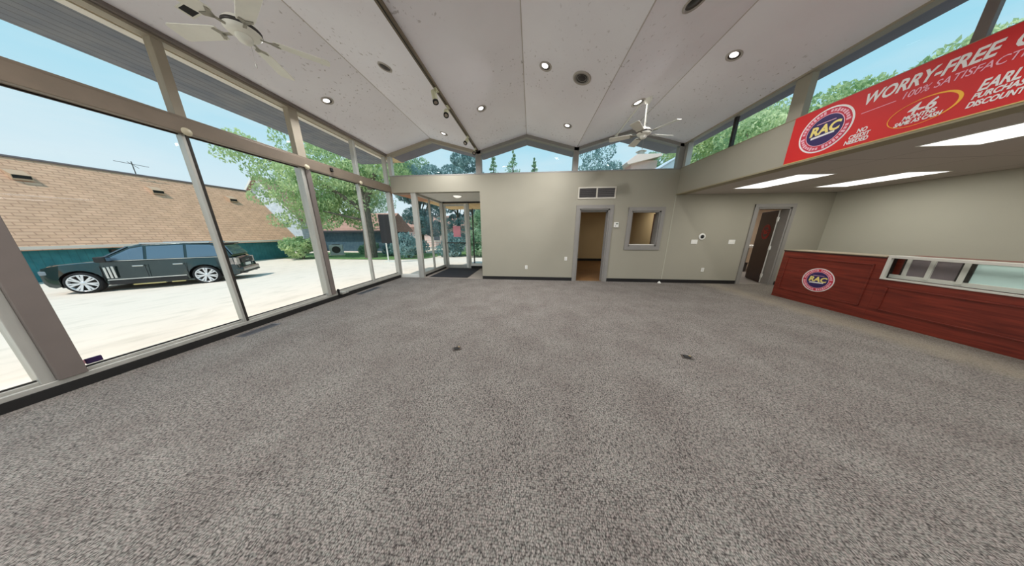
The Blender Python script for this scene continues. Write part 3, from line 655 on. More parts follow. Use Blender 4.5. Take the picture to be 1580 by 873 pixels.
# small clips and the black sensor on the transom
for y, lb in ((1.30, 'nearest the viewer'), (2.52, 'above the thin dark mullion'), (3.92, 'above the double post'), (5.19, 'above the slim far mullion')):
    t = thing('transom_clip', 'round pale clip on the bronze transom '+lb, 'clip', (XL+0.05, y, 2.655), group='clips on the transom')
    bm = bmesh.new(); lathe(bm, [(0.001, 0.02), (0.035, 0.02), (0.045, 0.0)], 20, Matrix.Rotation(PI/2, 4, 'Y')); fin('cap', bm, mat('clip_cream', srgb(206, 196, 168), 0.4), t, True)
t = thing('transom_sensor', 'tiny black sensor on the bronze transom past the double post', 'sensor', (XL+0.05, 4.42, 2.74))
boxes('body', [(0.0, 0.03, -0.025, 0.025, -0.035, 0.035)], BLACK, t, bevel=0.003)

# ------------------------------------------------------------------ ceiling lights
SL = math.atan((ZR-ZV)/(PER/2))
def slope_rot(x):
    u = ((x-V0)/PER) % 1.0
    return (0, -SL if u < 0.5 else SL, 0)
def area_light(parent, loc, size, watts, shape='DISK', size_y=None, rot=(0, 0, 0), col=(0.99, 0.985, 1.0)):
    d = bpy.data.lights.new('lamp_light', 'AREA'); d.shape = shape; d.size = size; d.energy = watts; d.color = col; d.spread = math.radians(150 if shape == 'DISK' else 180)
    if size_y: d.size_y = size_y
    o = bpy.data.objects.new('lamp_light', d); C.objects.link(o); o.parent = parent; o.location = loc; o.rotation_euler = rot
    return o
DK = mat('can_dark', srgb(70, 60, 52), 0.5, var=0.2)
RINGM = mat('downlight_ring', srgb(176, 168, 158), 0.4, var=0.08)
def downlight(x, y, label, lit=True, r=0.095, watts=None, name='downlight', group='round downlights in the folded ceiling'):
    t = thing(name, label, 'ceiling light', (x, y, roofz(x)), slope_rot(x), group)
    bm = bmesh.new(); lathe(bm, [(r, 0.0), (r, -0.010), (r*0.9, -0.016), (r*0.76, -0.006), (r*0.76, 0.0)], 32); fin('trim_ring', bm, RINGM, t, True)
    bm = bmesh.new(); lathe(bm, [(0.001, -0.003), (r*0.76, -0.003)], 24); fin('can', bm, DK, t)
    bm = bmesh.new(); lathe(bm, [(0.001, -0.012), (r*0.35, -0.011), (r*0.52, -0.004)], 24); lp = fin('bulb', bm, LAMPM if lit else STEELD, t, True)
    lp.location = (-r*0.12, -r*0.1, 0)
    if lit: area_light(t, (0, 0, -0.03), 0.12, watts or DOWN_W)
    return t
downlight(-3.752, 4.10, 'lit round downlight nearest the left window wall, between fan and far corner')
downlight(-2.218, 3.542, 'unlit round downlight with dark centre, right of the left ceiling fan', lit=False)
downlight(-2.215, 5.666, 'lit round downlight just left of the track rail near the far windows')
downlight(-1.013, 4.614, 'lit round downlight just right of the track rail')
downlight(0.168, 3.879, 'lit round downlight left of the round ceiling speaker')
downlight(0.764, 5.385, 'lit round downlight beyond the ceiling speaker near the far windows')
downlight(2.006, 4.871, 'lit round downlight beside the canopy of the far ceiling fan', r=0.12, watts=2.5)
downlight(2.862, 3.928, 'lit round downlight nearest the clerestory windows over the banner')
downlight(1.656, 2.94, 'unlit round downlight at the top edge of the photo, right of the speaker', lit=False, r=0.11)
for x, y, lb in ((-3.7, -0.6, 'by the left window wall, level with the viewer'), (-2.2, -0.4, 'just left of the track rail, right behind the viewer'), (0.3, -1.9, 'near the middle ridge, well behind the viewer'), (2.9, -0.5, 'below the clerestory, level with the viewer'), (-2.2, -2.4, 'left of the track rail near the front glass'), (2.0, -2.6, 'right of the middle near the front glass'), (-3.5, 0.7, 'beside the left window wall, above and left of the viewer'), (2.9, 1.3, 'below the clerestory, beside the viewer')):
    downlight(x, y, 'added unseen downlight '+lb, group='added downlights out of view')  # unseen lamps added to brighten the room
# round ceiling speaker
t = thing('ceiling_speaker', 'round grey ceiling speaker grille between two downlights', 'speaker', (0.734, 3.926, roofz(0.734)), slope_rot(0.734))
bm = bmesh.new(); lathe(bm, [(0.14, 0.0), (0.14, -0.012), (0.12, -0.02), (0.11, -0.008)], 36); fin('rim', bm, RINGM, t, True)
bm = bmesh.new(); lathe(bm, [(0.001, -0.006), (0.112, -0.006)], 30); fin('grille', bm, TRIM, t)
bm = bmesh.new(); lathe(bm, [(0.001, -0.014), (0.05, -0.012), (0.062, -0.006)], 30); fin('cone', bm, DARKGR, t, True)
bm = bmesh.new(); lathe(bm, [(0.085, -0.006), (0.083, -0.014), (0.075, -0.014), (0.073, -0.006)], 30); fin('inner_ring', bm, STEELD, t, True)
t = thing('ceiling_vent', 'small black rectangular opening in the ceiling by the left fan', 'vent', (-3.723, 2.53, roofz(-3.723)), slope_rot(-3.723))
boxes('opening', [(-0.07, 0.07, -0.05, 0.05, -0.004, 0.0)], BLACK, t); boxes('frame', [(-0.085, 0.085, -0.065, -0.05, -0.008, 0), (-0.085, 0.085, 0.05, 0.065, -0.008, 0), (-0.085, -0.07, -0.05, 0.05, -0.008, 0), (0.07, 0.085, -0.05, 0.05, -0.008, 0)], WHITEE, t)

# track rail in the first valley with spot heads
TX = V0+PER
tr_ = thing('track_rail', 'thin bronze lighting track running along the ceiling valley', 'track', (TX, 0, ZV))
boxes('rail', [(-0.032, 0.032, -3.9, 6.25, -0.03, 0.0)], mat('track_bronze', srgb(112, 98, 78), 0.45, metal=0.3, var=0.1), tr_)
boxes('feed_end', [(-0.028, 0.028, 6.18, 6.28, -0.04, 0.0)], STEELD, tr_)
boxes('conductor', [(-0.006, 0.006, -3.9, 6.2, -0.033, -0.028)], BLACK, tr_)
CREAM = mat('spot_cream', srgb(196, 194, 164), 0.45, var=0.06)
def spot(y, label, aim, L=0.16, R=0.04):
    t = thing('track_spotlight', label, 'spotlight', (TX, y, ZV-0.028), group='spotlights on the track rail')
    boxes('adapter', [(-0.018, 0.018, -0.05, 0.05, -0.02, -0.001)], CREAM, t)
    bm = bmesh.new(); cyl(bm, (0, 0, -0.02), (-0.02, 0, -0.07), 0.007, n=8); fin('stem', bm, CREAM, t)
    a = Vector(aim).normalized(); c = Vector((-0.035, 0, -0.10))
    bm = bmesh.new(); cyl(bm, c-a*L*0.5, c+a*L*0.5, R, n=20); fin('can', bm, CREAM, t)
    q = a.to_track_quat('Z', 'Y').to_matrix().to_4x4(); q.translation = c+a*L*0.5
    bm = bmesh.new(); lathe(bm, [(R*0.7, 0.012), (R*1.12, 0.014), (R*1.12, -0.012), (R, -0.012)], 20, q); fin('bezel', bm, BLACK, t, True)
    bm = bmesh.new(); lathe(bm, [(0.001, 0.006), (R*0.75, 0.006)], 16, q); fin('lamp', bm, mat('lamp_off', srgb(170, 156, 140), 0.3), t)
spot(3.72, 'cream spotlight on the track, nearest the viewer', (0.25, -0.25, -1), L=0.17)
spot(4.18, 'cream spotlight on the track, second from the viewer', (0.15, -0.6, -0.8), L=0.12)
spot(5.36, 'cream spotlight on the track, third from the viewer', (-0.3, -0.6, -0.8), L=0.12)
spot(6.05, 'cream spotlight at the far end of the track by the windows', (0.1, -0.8, -0.6), L=0.10)
# conduit along ceiling from far fan to the gable
cd = thing('ceiling_conduit', 'thin straight conduit on the ceiling from far fan to window trim', 'conduit', (0, 0, 0))
bm = bmesh.new(); cyl(bm, (2.08, 4.98, roofz(2.08)-0.015), (2.16, 6.30, roofz(2.16)-0.015), 0.014, n=10); fin('pipe', bm, WHITEE, cd)
bm = bmesh.new(); bx(bm, 2.11, 2.17, 6.24, 6.32, roofz(2.15)-0.05, roofz(2.15)-0.012); fin('clamp', bm, WHITEE, cd)

# ceiling fans
def make_fan(label, x, y, zh, phase, R):
    zc = roofz(x)
    t = thing('ceiling_fan', label, 'ceiling fan', (x, y, zh), (0, 0, math.radians(phase)))
    h = zc-zh
    bm = bmesh.new(); lathe(bm, [(0.001, h-0.085), (0.03, h-0.085), (0.06, h-0.05), (0.072, h-0.012), (0.072, h+0.012)], 24); fin('canopy', bm, WHITEE, t, True)
    bm = bmesh.new(); cyl(bm, (0, 0, 0.09), (0, 0, h-0.07), 0.013, n=12); fin('down_rod', bm, WHITEE, t)
    bm = bmesh.new(); lathe(bm, [(0.001, 0.13), (0.03, 0.13), (0.045, 0.10), (0.10, 0.085), (0.125, 0.055), (0.128, 0.012), (0.105, -0.012), (0.06, -0.022), (0.001, -0.018)], 28); fin('motor', bm, WHITEE, t, True)
    bm = bmesh.new(); lathe(bm, [(0.1255, 0.048), (0.131, 0.043), (0.131, 0.020), (0.127, 0.016)], 28); fin('vent_band', bm, STEELD, t, True)
    bm = bmesh.new(); lathe(bm, [(0.058, -0.018), (0.06, -0.04), (0.045, -0.07), (0.02, -0.082), (0.001, -0.084)], 24); fin('switch_cup', bm, WHITEE, t, True)
    bm = bmesh.new(); cyl(bm, (0.03, 0.02, -0.06), (0.032, 0.022, -0.22), 0.0018, n=6); cyl(bm, (0.032, 0.022, -0.22), (0.032, 0.022, -0.25), 0.006, n=8); fin('pull_chain', bm, ALU, t)
    for k in range(5):
        a = 2*PI*k/5
        M_ = Matrix.Rotation(a, 4, 'Z') @ Matrix.Rotation(math.radians(11), 4, 'X')
        bm = bmesh.new()
        P = [(0.20, -0.055), (0.24, -0.062), (R-0.03, -0.078), (R-0.008, -0.068), (R, -0.05), (R, 0.05), (R-0.008, 0.068), (R-0.03, 0.078), (0.24, 0.062), (0.20, 0.055)]
        prism(bm, [(p[0], p[1], 0.0) for p in P], (0, 0, 0.008)); bmesh.ops.transform(bm, matrix=M_, verts=bm.verts)
        bl = fin('blade', bm, WHITEE, t, bevel=0.002)
        bm = bmesh.new(); bx(bm, 0.085, 0.20, -0.012, 0.012, -0.006, 0.0)
        prism(bm, [(0.17, -0.012, -0.006), (0.22, -0.05, -0.006), (0.245, -0.045, -0.006), (0.22, 0.0, -0.006), (0.245, 0.045, -0.006), (0.22, 0.05, -0.006), (0.17, 0.012, -0.006)], (0, 0, 0.005))
        bmesh.ops.transform(bm, matrix=M_, verts=bm.verts); fin('blade_iron', bm, mat('fan_iron', srgb(150, 146, 132), 0.4, metal=0.3), bl)
    return t
make_fan('white five-blade ceiling fan over the left window side, nearer the viewer', -2.83, 2.27, 3.33, 42, 0.64)
make_fan('white five-blade ceiling fan on a long rod before the far right window', 2.17, 4.85, 3.33, 14, 0.62)

# fluorescent panels in the low ceiling
def troffer(x0, x1, y0, y1, label):
    t = thing('ceiling_light_panel', label, 'ceiling light', ((x0+x1)/2, (y0+y1)/2, 2.445), group='fluorescent panels in the low ceiling')
    a, b = (x1-x0)/2, (y1-y0)/2
    boxes('frame', [(-a-0.015, a+0.015, -b-0.015, -b, -0.008, 0), (-a-0.015, a+0.015, b, b+0.015, -0.008, 0), (-a-0.015, -a, -b, b, -0.008, 0), (a, a+0.015, -b, b, -0.008, 0)], WHITEP, t)
    boxes('diffuser', [(-a, a, -b, b, -0.005, 0.0)], mat('panel_glow', (1, 1, 1, 1), 0.5, emit=(1, 1, 0.98, 1), es=1.6), t)
    area_light(t, (0, 0, -0.012), 2*a, PANEL_W, 'RECTANGLE', 2*b, col=(1, 0.99, 0.95))
troffer(4.68, 5.26, 4.42, 5.60, 'lit fluorescent panel nearest the back wall, next to the soffit edge')
troffer(6.36, 6.96, 4.42, 5.60, 'lit fluorescent panel over the space behind the counter')
troffer(4.55, 5.15, 1.96, 3.17, 'lit fluorescent panel at the right edge of the photo')
troffer(6.36, 6.96, 1.96, 3.17, 'lit fluorescent panel behind the counter, out of frame')
troffer(4.55, 5.15, -0.9, 0.3, 'added fluorescent panel out of frame behind the viewer')  # extra lit panel added out of view for more light

# ------------------------------------------------------------------ rooms behind the back wall
struct(boxes('wall_office', [(-1.40, 4.95, 11.15, 11.3, 0, 2.5), (-1.38, -1.30, YB+WT, 11.15, 0, 2.5), (4.86, 5.0, YB+WT, 11.3, 0, 2.5), (-1.3, D1[0], YB+WT, YB+WT+0.01, 0, 2.5), (D1[1], W1[0], YB+WT, YB+WT+0.01, 0, 2.5)], TAN))
struct(boxes('ceiling', [(-1.40, 5.0, YB+WT, 11.3, 2.5, 2.6)], mat('office_ceiling', srgb(206, 196, 178), 0.9)))
struct(boxes('baseboard_office', [(-1.3, 4.86, 11.135, 11.15, 0, 0.12)], BB))
trimo([(4.83, 4.86, 8.7, 9.0, 0, 2.16)], DOORW)
t = thing('ceiling_light_panel', 'lit ceiling panel seen through the small office window', 'ceiling light', (4.1, 8.6, 2.5))
boxes('diffuser', [(-0.3, 0.3, -0.6, 0.6, -0.02, 0.0)], MATS['panel_glow'], t); boxes('frame', [(-0.32, 0.32, -0.62, -0.6, -0.025, 0), (-0.32, 0.32, 0.6, 0.62, -0.025, 0)], WHITEP, t)
area_light(t, (0, 0, -0.04), 0.6, 16, 'RECTANGLE', 1.2, col=(1, 0.94, 0.82))
struct(boxes('wall_room', [(5.0, 10.2, 9.8, 9.95, 0, 2.5), (10.1, 10.25, YB+WT, 9.8, 0, 2.5), (5.0, 5.1, YB+WT, 9.8, 0, 2.5)], PINKW))
struct(boxes('wall_room', [(6.9, 10.2, YB+WT, YB+WT+0.05, 0, 2.5)], PINKW))
struct(boxes('ceiling', [(5.0, 10.25, YB+WT, 9.95, 2.5, 2.6)], mat('room_ceiling', srgb(220, 214, 204), 0.9)))
t = thing('ceiling_light_panel', 'ceiling panel in the room behind the open dark door', 'ceiling light', (7.9, 8.3, 2.5))
boxes('diffuser', [(-0.6, 0.6, -0.3, 0.3, -0.02, 0.0)], MATS['panel_glow'], t)
area_light(t, (0, 0, -0.04), 1.2, 30, 'RECTANGLE', 0.6)
t = thing('work_table', 'white-topped work table glimpsed through the open dark door', 'table', (8.15, 8.75, 0))
boxes('top', [(-0.6, 0.5, -0.35, 0.35, 0.90, 0.98)], WHITEP, t, bevel=0.004)
for a in (-0.55, 0.45):
    for b in (-0.3, 0.3): boxes('leg', [(a-0.02, a+0.02, b-0.02, b+0.02, 0, 0.90)], TRIM, t)
t = thing('storage_bin', 'dark grey bin on the floor under the white work table', 'bin', (7.98, 8.65, 0))
bm = bmesh.new(); prism(bm, [(-0.17, -0.17, 0), (0.17, -0.17, 0), (0.2, -0.17, 0.32), (-0.2, -0.17, 0.32)], (0, 0.34, 0)); fin('body', bm, mat('bin_grey', srgb(70, 66, 68), 0.5, var=0.15), t)
boxes('rim', [(-0.21, 0.21, -0.185, 0.185, 0.32, 0.34)], STEELD, t)

# ------------------------------------------------------------------ outside: ground
def gz(x, y):
    dx = max(-4.5-x, x-8.2, 0); dy = max(-4.2-y, y-8.6, 0); d = math.hypot(dx, dy)
    return -0.11-min(0.066*max(0, d-0.4), 0.64)
def ground_grid(name, x0, x1, y0, y1, nx, ny, m, dz=0.0, edge=None):
    bm = bmesh.new(); g = []
    for i in range(nx+1):
        g.append([])
        for j in range(ny+1):
            x = x0+(x1-x0)*i/nx; y = y0+(y1-y0)*j/ny
            g[-1].append(bm.verts.new((x, y, gz(x, y)+dz)))
    for i in range(nx):
        for j in range(ny): bm.faces.new((g[i][j], g[i+1][j], g[i+1][j+1], g[i][j+1]))
    return fin(name, bm, m, smooth=True)
struct(ground_grid('ground', -70, 50, -30, 90, 120, 120, ASPH))
bm = bmesh.new()
o = ground_grid('grass_strip', -24, -8.8, 16.0, 21.5, 30, 12, GRASS, 0.03); tag(o, 'shaded green grass strip under the big tree at the far side of the lot', 'grass', kind='stuff')
o = ground_grid('grass_strip', -8.8, 12, 19.5, 40, 20, 20, GRASS, 0.03); tag(o, 'grass verge beyond the lot behind the entrance', 'grass', kind='stuff')
o = ground_grid('grass_strip', -21.9, -19.9, -6.0, 4.0, 4, 10, GRASS, 0.03); tag(o, 'grass edge along the teal building at far left', 'grass', kind='stuff')
o = ground_grid('grass_strip', 8.6, 40, -10, 40, 20, 30, GRASS, 0.03); tag(o, 'lawn on the clerestory side of the shop', 'grass', kind='stuff')

# entrance canopy
CAN = plank_mat('canopy_tan_boards', srgb(214, 182, 128), srgb(196, 160, 106), 0.3, 'X', dark=0.8)
struct(boxes('canopy', [(-4.45, 0.5, 8.42, 11.6, 2.68, 2.80)], CAN))
struct(boxes('canopy', [(-4.45, -3.68, 6.56, 8.42, 2.66, 2.80)], mat('canopy_brown_edge', srgb(168, 110, 66), 0.7, var=0.15, scale=4)))
t = thing('canopy_post', 'slim dark post standing outside the entrance under the canopy', 'post', (-3.15, 11.3, gz(-3.15, 11.3)))
bm = bmesh.new(); cyl(bm, (0, 0, 0.02), (0, 0, 2.68-gz(-3.15, 11.3)), 0.035, n=12); fin('shaft', bm, STEELD, t); boxes('foot', [(-0.09, 0.09, -0.09, 0.09, 0, 0.02)], STEELD, t)

# ------------------------------------------------------------------ foliage
def leaves(bm, blobs, n, s):
    tot = sum(b[3]*b[4]*b[5] for b in blobs)**1.0
    ws = [(b[3]*b[4]*b[5])**0.67 for b in blobs]; W_ = sum(ws)
    for b, w in zip(blobs, ws):
        for _ in range(int(n*w/W_)):
            while True:
                p = Vector((random.uniform(-1, 1), random.uniform(-1, 1), random.uniform(-1, 1)))
                if 0.25 < p.length < 1: break
            p = p.normalized()*(p.length**0.45)
            c = Vector((b[0]+p.x*b[3], b[1]+p.y*b[4], b[2]+p.z*b[5]))
            R_ = Euler((random.uniform(0, PI), random.uniform(0, PI), random.uniform(0, 2*PI))).to_matrix()
            k = s*random.uniform(0.6, 1.3)
            q = [R_ @ Vector(v)*k for v in ((-1, 0, 0), (0, -0.45, 0.08), (1, 0, 0), (0, 0.45, 0.08))]
            bm.faces.new([bm.verts.new(c+v) for v in q])
def blob_cluster(cx, cy, cz, rx, ry, rz, k, r):
    L = []
    for _ in range(k):
        a = random.uniform(0, 2*PI); u = random.uniform(-1, 1); q = math.sqrt(1-u*u); f = random.uniform(0.45, 0.9)
        L.append((cx+rx*q*math.cos(a)*f, cy+ry*q*math.sin(a)*f, cz+rz*u*f, r*random.uniform(0.7, 1.2), r*random.uniform(0.7, 1.2), r*random.uniform(0.55, 0.9)))
    return L
def foliage(name, bm, m, parent):
    me = bpy.data.meshes.new(name); bm.to_mesh(me); bm.free(); return link(name, me, m, parent)
def tree(label, x, y, h, crown, trunk_r, m, blobs=14, n=3500, s=0.2, cz=None, ry=None, br=0.45, cat='tree', group=None, lean=0, off=(0, 0)):
    z = gz(x, y); t = thing('leafy_tree', label, cat, (x, y, z), group=group)
    cz = cz if cz is not None else h-crown*0.8
    bm = bmesh.new(); cyl(bm, (0, 0, -0.1), (lean*0.5, 0, cz*0.6), trunk_r*1.1, trunk_r*0.75, 12); cyl(bm, (lean*0.5, 0, cz*0.6), (lean, 0, cz), trunk_r*0.75, trunk_r*0.4, 12)
    for k in range(6):
        a = 2*PI*k/6+0.4; cyl(bm, (lean*0.6, 0, cz*(0.55+0.06*k)), (off[0]*0.7+crown*0.6*math.cos(a), off[1]*0.7+crown*0.6*math.sin(a), cz+crown*0.15*(k % 3)), trunk_r*0.35, trunk_r*0.08, 8)
    fin('trunk', bm, BARK, t)
    bm = bmesh.new(); leaves(bm, blob_cluster(off[0], off[1], cz, crown, ry or crown, h-cz, blobs, crown*br), n, s); foliage('foliage', bm, m, t)
    return t
def conifer(label, x, y, h, r, group=None):
    z = gz(x, y); t = thing('conifer', label, 'tree', (x, y, z), group=group)
    bm = bmesh.new(); cyl(bm, (0, 0, -0.1), (0, 0, h*0.97), r*0.1, 0.02, 8); fin('trunk', bm, BARK, t)
    bm = bmesh.new()
    for i in range(26):
        f = i/25; rr = r*(1-f)**0.85*random.uniform(0.8, 1.1)+0.08; zz = h*(0.14+0.85*f)
        for k in range(max(4, int(11*(1-f))+3)):
            a = random.uniform(0, 2*PI); leaves(bm, [(rr*0.55*math.cos(a), rr*0.55*math.sin(a), zz-0.1*rr, rr*0.42, rr*0.42, 0.16)], 26, 0.12)
    foliage('foliage', bm, LEAF_G, t)
# big tree by the lot
bt_ = thing('leafy_tree', 'big tree with thick grey trunk and wide bright crown across the lot', 'tree', (-14.3, 17.3, gz(-14.3, 17.3)))
bm = bmesh.new()
for a, b, r0, r1 in (((0, 0, -0.1), (0.1, 0, 2.2), 0.50, 0.40), ((0.1, 0, 2.2), (0.1, 0, 4.6), 0.40, 0.36), ((0.1, 0, 4.6), (-0.5, 0.2, 7.5), 0.34, 0.2), ((0.1, 0, 4.4), (1.6, 0.4, 7.8), 0.26, 0.12), ((0, 0, 4.0), (-3.2, -0.6, 6.4), 0.22, 0.10), ((-3.2, -0.6, 6.4), (-7, -1.5, 8.0), 0.10, 0.04), ((0.1, 0, 4.8), (0.5, 2.6, 7.5), 0.2, 0.08), ((-0.2, 0, 5.5), (-2.2, 2.2, 9.0), 0.15, 0.06), ((0, 0, 3.2), (-2.6, -1.2, 3.9), 0.12, 0.04)):
    cyl(bm, a, b, r0, r1, 14)
fin('trunk', bm, BARK, bt_)
bm = bmesh.new()
B = blob_cluster(-2.6, 0.3, 7.4, 4.6, 3.0, 3.2, 26, 1.5)+blob_cluster(-4.6, -0.8, 4.9, 2.6, 1.8, 2.4, 14, 1.1)+blob_cluster(-7.2, -1.4, 8.0, 2.6, 1.5, 1.6, 9, 0.9)+blob_cluster(1.4, 0.6, 7.8, 3.0, 2.2, 2.8, 16, 1.3)+blob_cluster(-2.0, 0.8, 4.2, 3.0, 1.8, 1.8, 14, 1.0)+[(-6.4, -1.6, 5.6, 1.2, 0.9, 0.7), (-7.1, -1.8, 4.9, 0.8, 0.7, 0.55), (-6.1, -1.6, 3.2, 0.9, 0.7, 0.6), (-2.9, -0.8, 3.2, 1.3, 1.0, 0.8)]
leaves(bm, B, 30000, 0.12); foliage('foliage', bm, LEAF_Y, bt_)
def shrub(label, x, y, r, h, m, n=900, s=0.13, ry=None, group=None):
    z = gz(x, y); t = thing('leafy_shrub', label, 'shrub', (x, y, z), group=group)
    bm = bmesh.new()
    for k in range(5):
        a = 2*PI*k/5; cyl(bm, (0, 0, -0.05), (r*0.4*math.cos(a), r*0.4*math.sin(a), h*0.6), 0.03, 0.012, 6)
    fin('stems', bm, BARK, t)
    bm = bmesh.new(); leaves(bm, blob_cluster(0, 0, h*0.5, r*0.8, (ry or r)*0.8, h*0.42, 8, r*0.5), n, s); foliage('foliage', bm, m, t)
shrub('bright yellow-green shrub at the right end of the teal building', -19.4, 15.9, 1.35, 2.3, LEAF_Y, 1600, 0.15)
shrub('low dark shrub against the slate-blue wall beside the big trunk', -17.2, 20.6, 1.1, 1.2, LEAF_G)
shrub('low shrub just behind the big grey trunk', -13.4, 19.2, 1.0, 1.1, LEAF_B)
# trees behind the teal building and behind the entrance
tree('leafy tree behind the slate-blue shed, left of the big trunk', -26.5, 33, 11.5, 3.8, 0.25, LEAF_G, n=6000, s=0.14)
tree('tall shady tree beyond the big trunk', -14.8, 27.5, 11, 3.2, 0.25, LEAF_G, n=7000, s=0.14)
tree('hazy blue-green tree seen through the corner pane', -11.9, 22.0, 11.0, 2.4, 0.22, LEAF_B, n=11000, s=0.13, cz=6.0)
tree('shady tree seen through the vestibule side glass', -9.3, 26.5, 12.0, 2.9, 0.22, LEAF_B, n=11000, s=0.13, cz=6.0)
tree('dark tree seen over the glass entrance door', -6.2, 22.5, 10.9, 2.1, 0.2, LEAF_B, n=11000, s=0.13, cz=5.6)
tree('dark tree at the right edge of the entrance glass', -3.9, 21.0, 6.4, 2.2, 0.18, LEAF_G, n=6000, s=0.12, cz=3.4)
tree('leafy tree far right behind the office', 5.0, 18.5, 8.7, 1.9, 0.16, LEAF_B, n=4000, cz=6.6, s=0.10)
tree('leafy tree over the roof beside the pink chimney building', 11.2, 20.0, 9.0, 2.2, 0.2, LEAF_G, n=6000, cz=7.0, s=0.11)
shrub('shady hedge clump outside the vestibule side glass', -11.0, 17.8, 1.7, 2.0, LEAF_B, 1500, 0.14)
shrub('shady hedge clump behind the glass entrance door', -7.2, 18.6, 1.8, 1.9, LEAF_B, 1500, 0.14)
shrub('shady hedge clump right of the slim canopy post', -4.6, 18.2, 1.5, 2.6, LEAF_G, 1500, 0.14)
conifer('pointed conifer at the left of the middle gable window', -5.2, 30, 12.3, 2.6)
conifer('tallest pointed conifer in the middle gable window', -2.8, 32.4, 13.4, 4.6)
conifer('small pointed conifer near the centre of the middle gable window', 0.2, 30, 11.6, 2.6)
tree('light green tree outside the clerestory, nearest the back corner', 10.4, 14.2, 8.2, 2.3, 0.2, LEAF_R, n=14000, cz=5.9, s=0.085)
tree('light green tree outside the clerestory, beyond the wide post', 11.2, 11.2, 8.1, 2.4, 0.2, LEAF_R, n=14000, cz=5.6, s=0.085)
tree('pale green tree outside the clerestory above the banner', 12.6, 8.0, 7.5, 2.3, 0.2, LEAF_R, n=12000, cz=5.2, s=0.085)
tree('dense light green tree farther off outside the clerestory', 15.2, 16.5, 10.6, 2.8, 0.2, LEAF_R, n=14000, cz=7.6, s=0.11)

# ------------------------------------------------------------------ buildings
b1 = thing('teal_building', 'long teal building with a big tan shingle roof behind the dark car', 'building', (-22.0, 6.0, gz(-22, 6)))
Z0 = gz(-22, 6); E_ = 0.84-Z0; Rg = 5.06-Z0
boxes('wall', [(-7.3, 0-0.35, -22, 11.7, -0.2, E_-0.05)], TEAL, b1)
bm = bmesh.new()
prism(bm, [(0.0, -22.5, E_), (-3.55, -22.5, Rg), (-7.1, -22.5, E_), (-7.1, -22.5, E_-0.16), (-3.55, -22.5, Rg-0.16), (0.0, -22.5, E_-0.16)], (0, 34.45, 0)); fin('roof', bm, SHING, b1)
boxes('gutter', [(-0.02, 0.08, -22.5, 11.95, E_-0.12, E_+0.02)], mat('pink_white_gutter', srgb(236, 220, 208), 0.5, var=0.04), b1)
bm = bmesh.new(); cyl(bm, (-3.55, -22.5, Rg+0.02), (-3.55, 11.95, Rg+0.02), 0.07, n=8); fin('ridge_cap', bm, mat('grey_ridge', srgb(128, 116, 118), 0.8), b1)
for y in (8.64, 12.39, 15.92, 4.4):
    zz = 0.84+(24.84-22)*1.186-Z0; xx = -24.84+22
    bm = bmesh.new(); prism(bm, [(xx+0.32, y-6-0.22, zz-0.30), (xx+0.32, y-6-0.22, zz-0.05), (xx-0.1, y-6-0.22, zz+0.2), (xx-0.1, y-6-0.22, zz-0.1)], (0, 0.44, 0)); v_ = fin('roof_vent', bm, mat('vent_tan', srgb(196, 164, 136), 0.7), b1)
    boxes('vent_mouth', [(xx+0.315, xx+0.325, y-6-0.2, y-6+0.2, zz-0.22, zz-0.07)], BLACK, v_)
boxes('wall_lamp', [(-0.35, -0.15, 3.0, 3.25, E_-0.42, E_-0.25)], STEELD, b1)
t = thing('roof_aerial', 'thin aerial standing on the ridge of the tan shingle roof', 'aerial', (-25.55, 12.3, 5.12))
bm = bmesh.new(); cyl(bm, (0, 0, -0.05), (0, 0, 0.75), 0.02, n=6); fin('mast', bm, STEELD, t)
bm = bmesh.new(); cyl(bm, (0, -0.6, 0.62), (0, 0.6, 0.58), 0.015, n=6); cyl(bm, (0, -0.15, 0.7), (0, 0.2, 0.4), 0.012, n=6); fin('rod', bm, STEELD, t)

b2 = thing('gabled_house', 'white gabled house with pinkish roof rising behind the tan shingle roof', 'house', (-30.2, 22.0, gz(-30, 22)))
z2 = gz(-30, 22); A_ = 7.26-z2; el, er = 3.0-z2, 3.0-z2
bm = bmesh.new(); prism(bm, [(-4.2, 0, 0), (4.0, 0, 0), (4.0, 0, er), (0, 0, A_), (-4.2, 0, el)], (0, 6, 0)); fin('wall', bm, WSIDE, b2)
bm = bmesh.new(); prism(bm, [(-4.5, -0.35, el-0.25), (0, -0.35, A_+0.02), (4.3, -0.35, er-0.25), (4.3, -0.35, er-0.05), (0, -0.35, A_+0.2), (-4.5, -0.35, el-0.05)], (0, 6.7, 0)); fin('roof', bm, SHINGP, b2)
bm = bmesh.new(); prism(bm, [(-4.5, -0.40, el-0.28), (0, -0.40, A_-0.02), (4.3, -0.40, er-0.28), (4.3, -0.40, er-0.03), (0, -0.40, A_+0.22), (-4.5, -0.40, el-0.03)], (0, 0.05, 0)); fin('rake_board', bm, WHITEP, b2)

b3 = thing('low_shed', 'low slate-blue shed with tan roof behind the big tree', 'building', (-22.5, 23.5, gz(-22, 23)))
boxes('wall', [(-3.0, 5.2, 0, 5, -0.2, 2.35)], TEALB, b3)
bm = bmesh.new(); prism(bm, [(-3.3, -0.5, 2.3), (-3.3, -0.5, 2.45), (-3.3, 2.5, 4.6), (-3.3, 5.5, 2.45), (-3.3, 5.5, 2.3)], (8.9, 0, 0)); fin('roof', bm, SHINGP, b3)
boxes('fascia', [(-3.3, 5.6, -0.54, -0.5, 2.25, 2.45)], mat('dark_fascia', srgb(74, 72, 78), 0.6), b3)

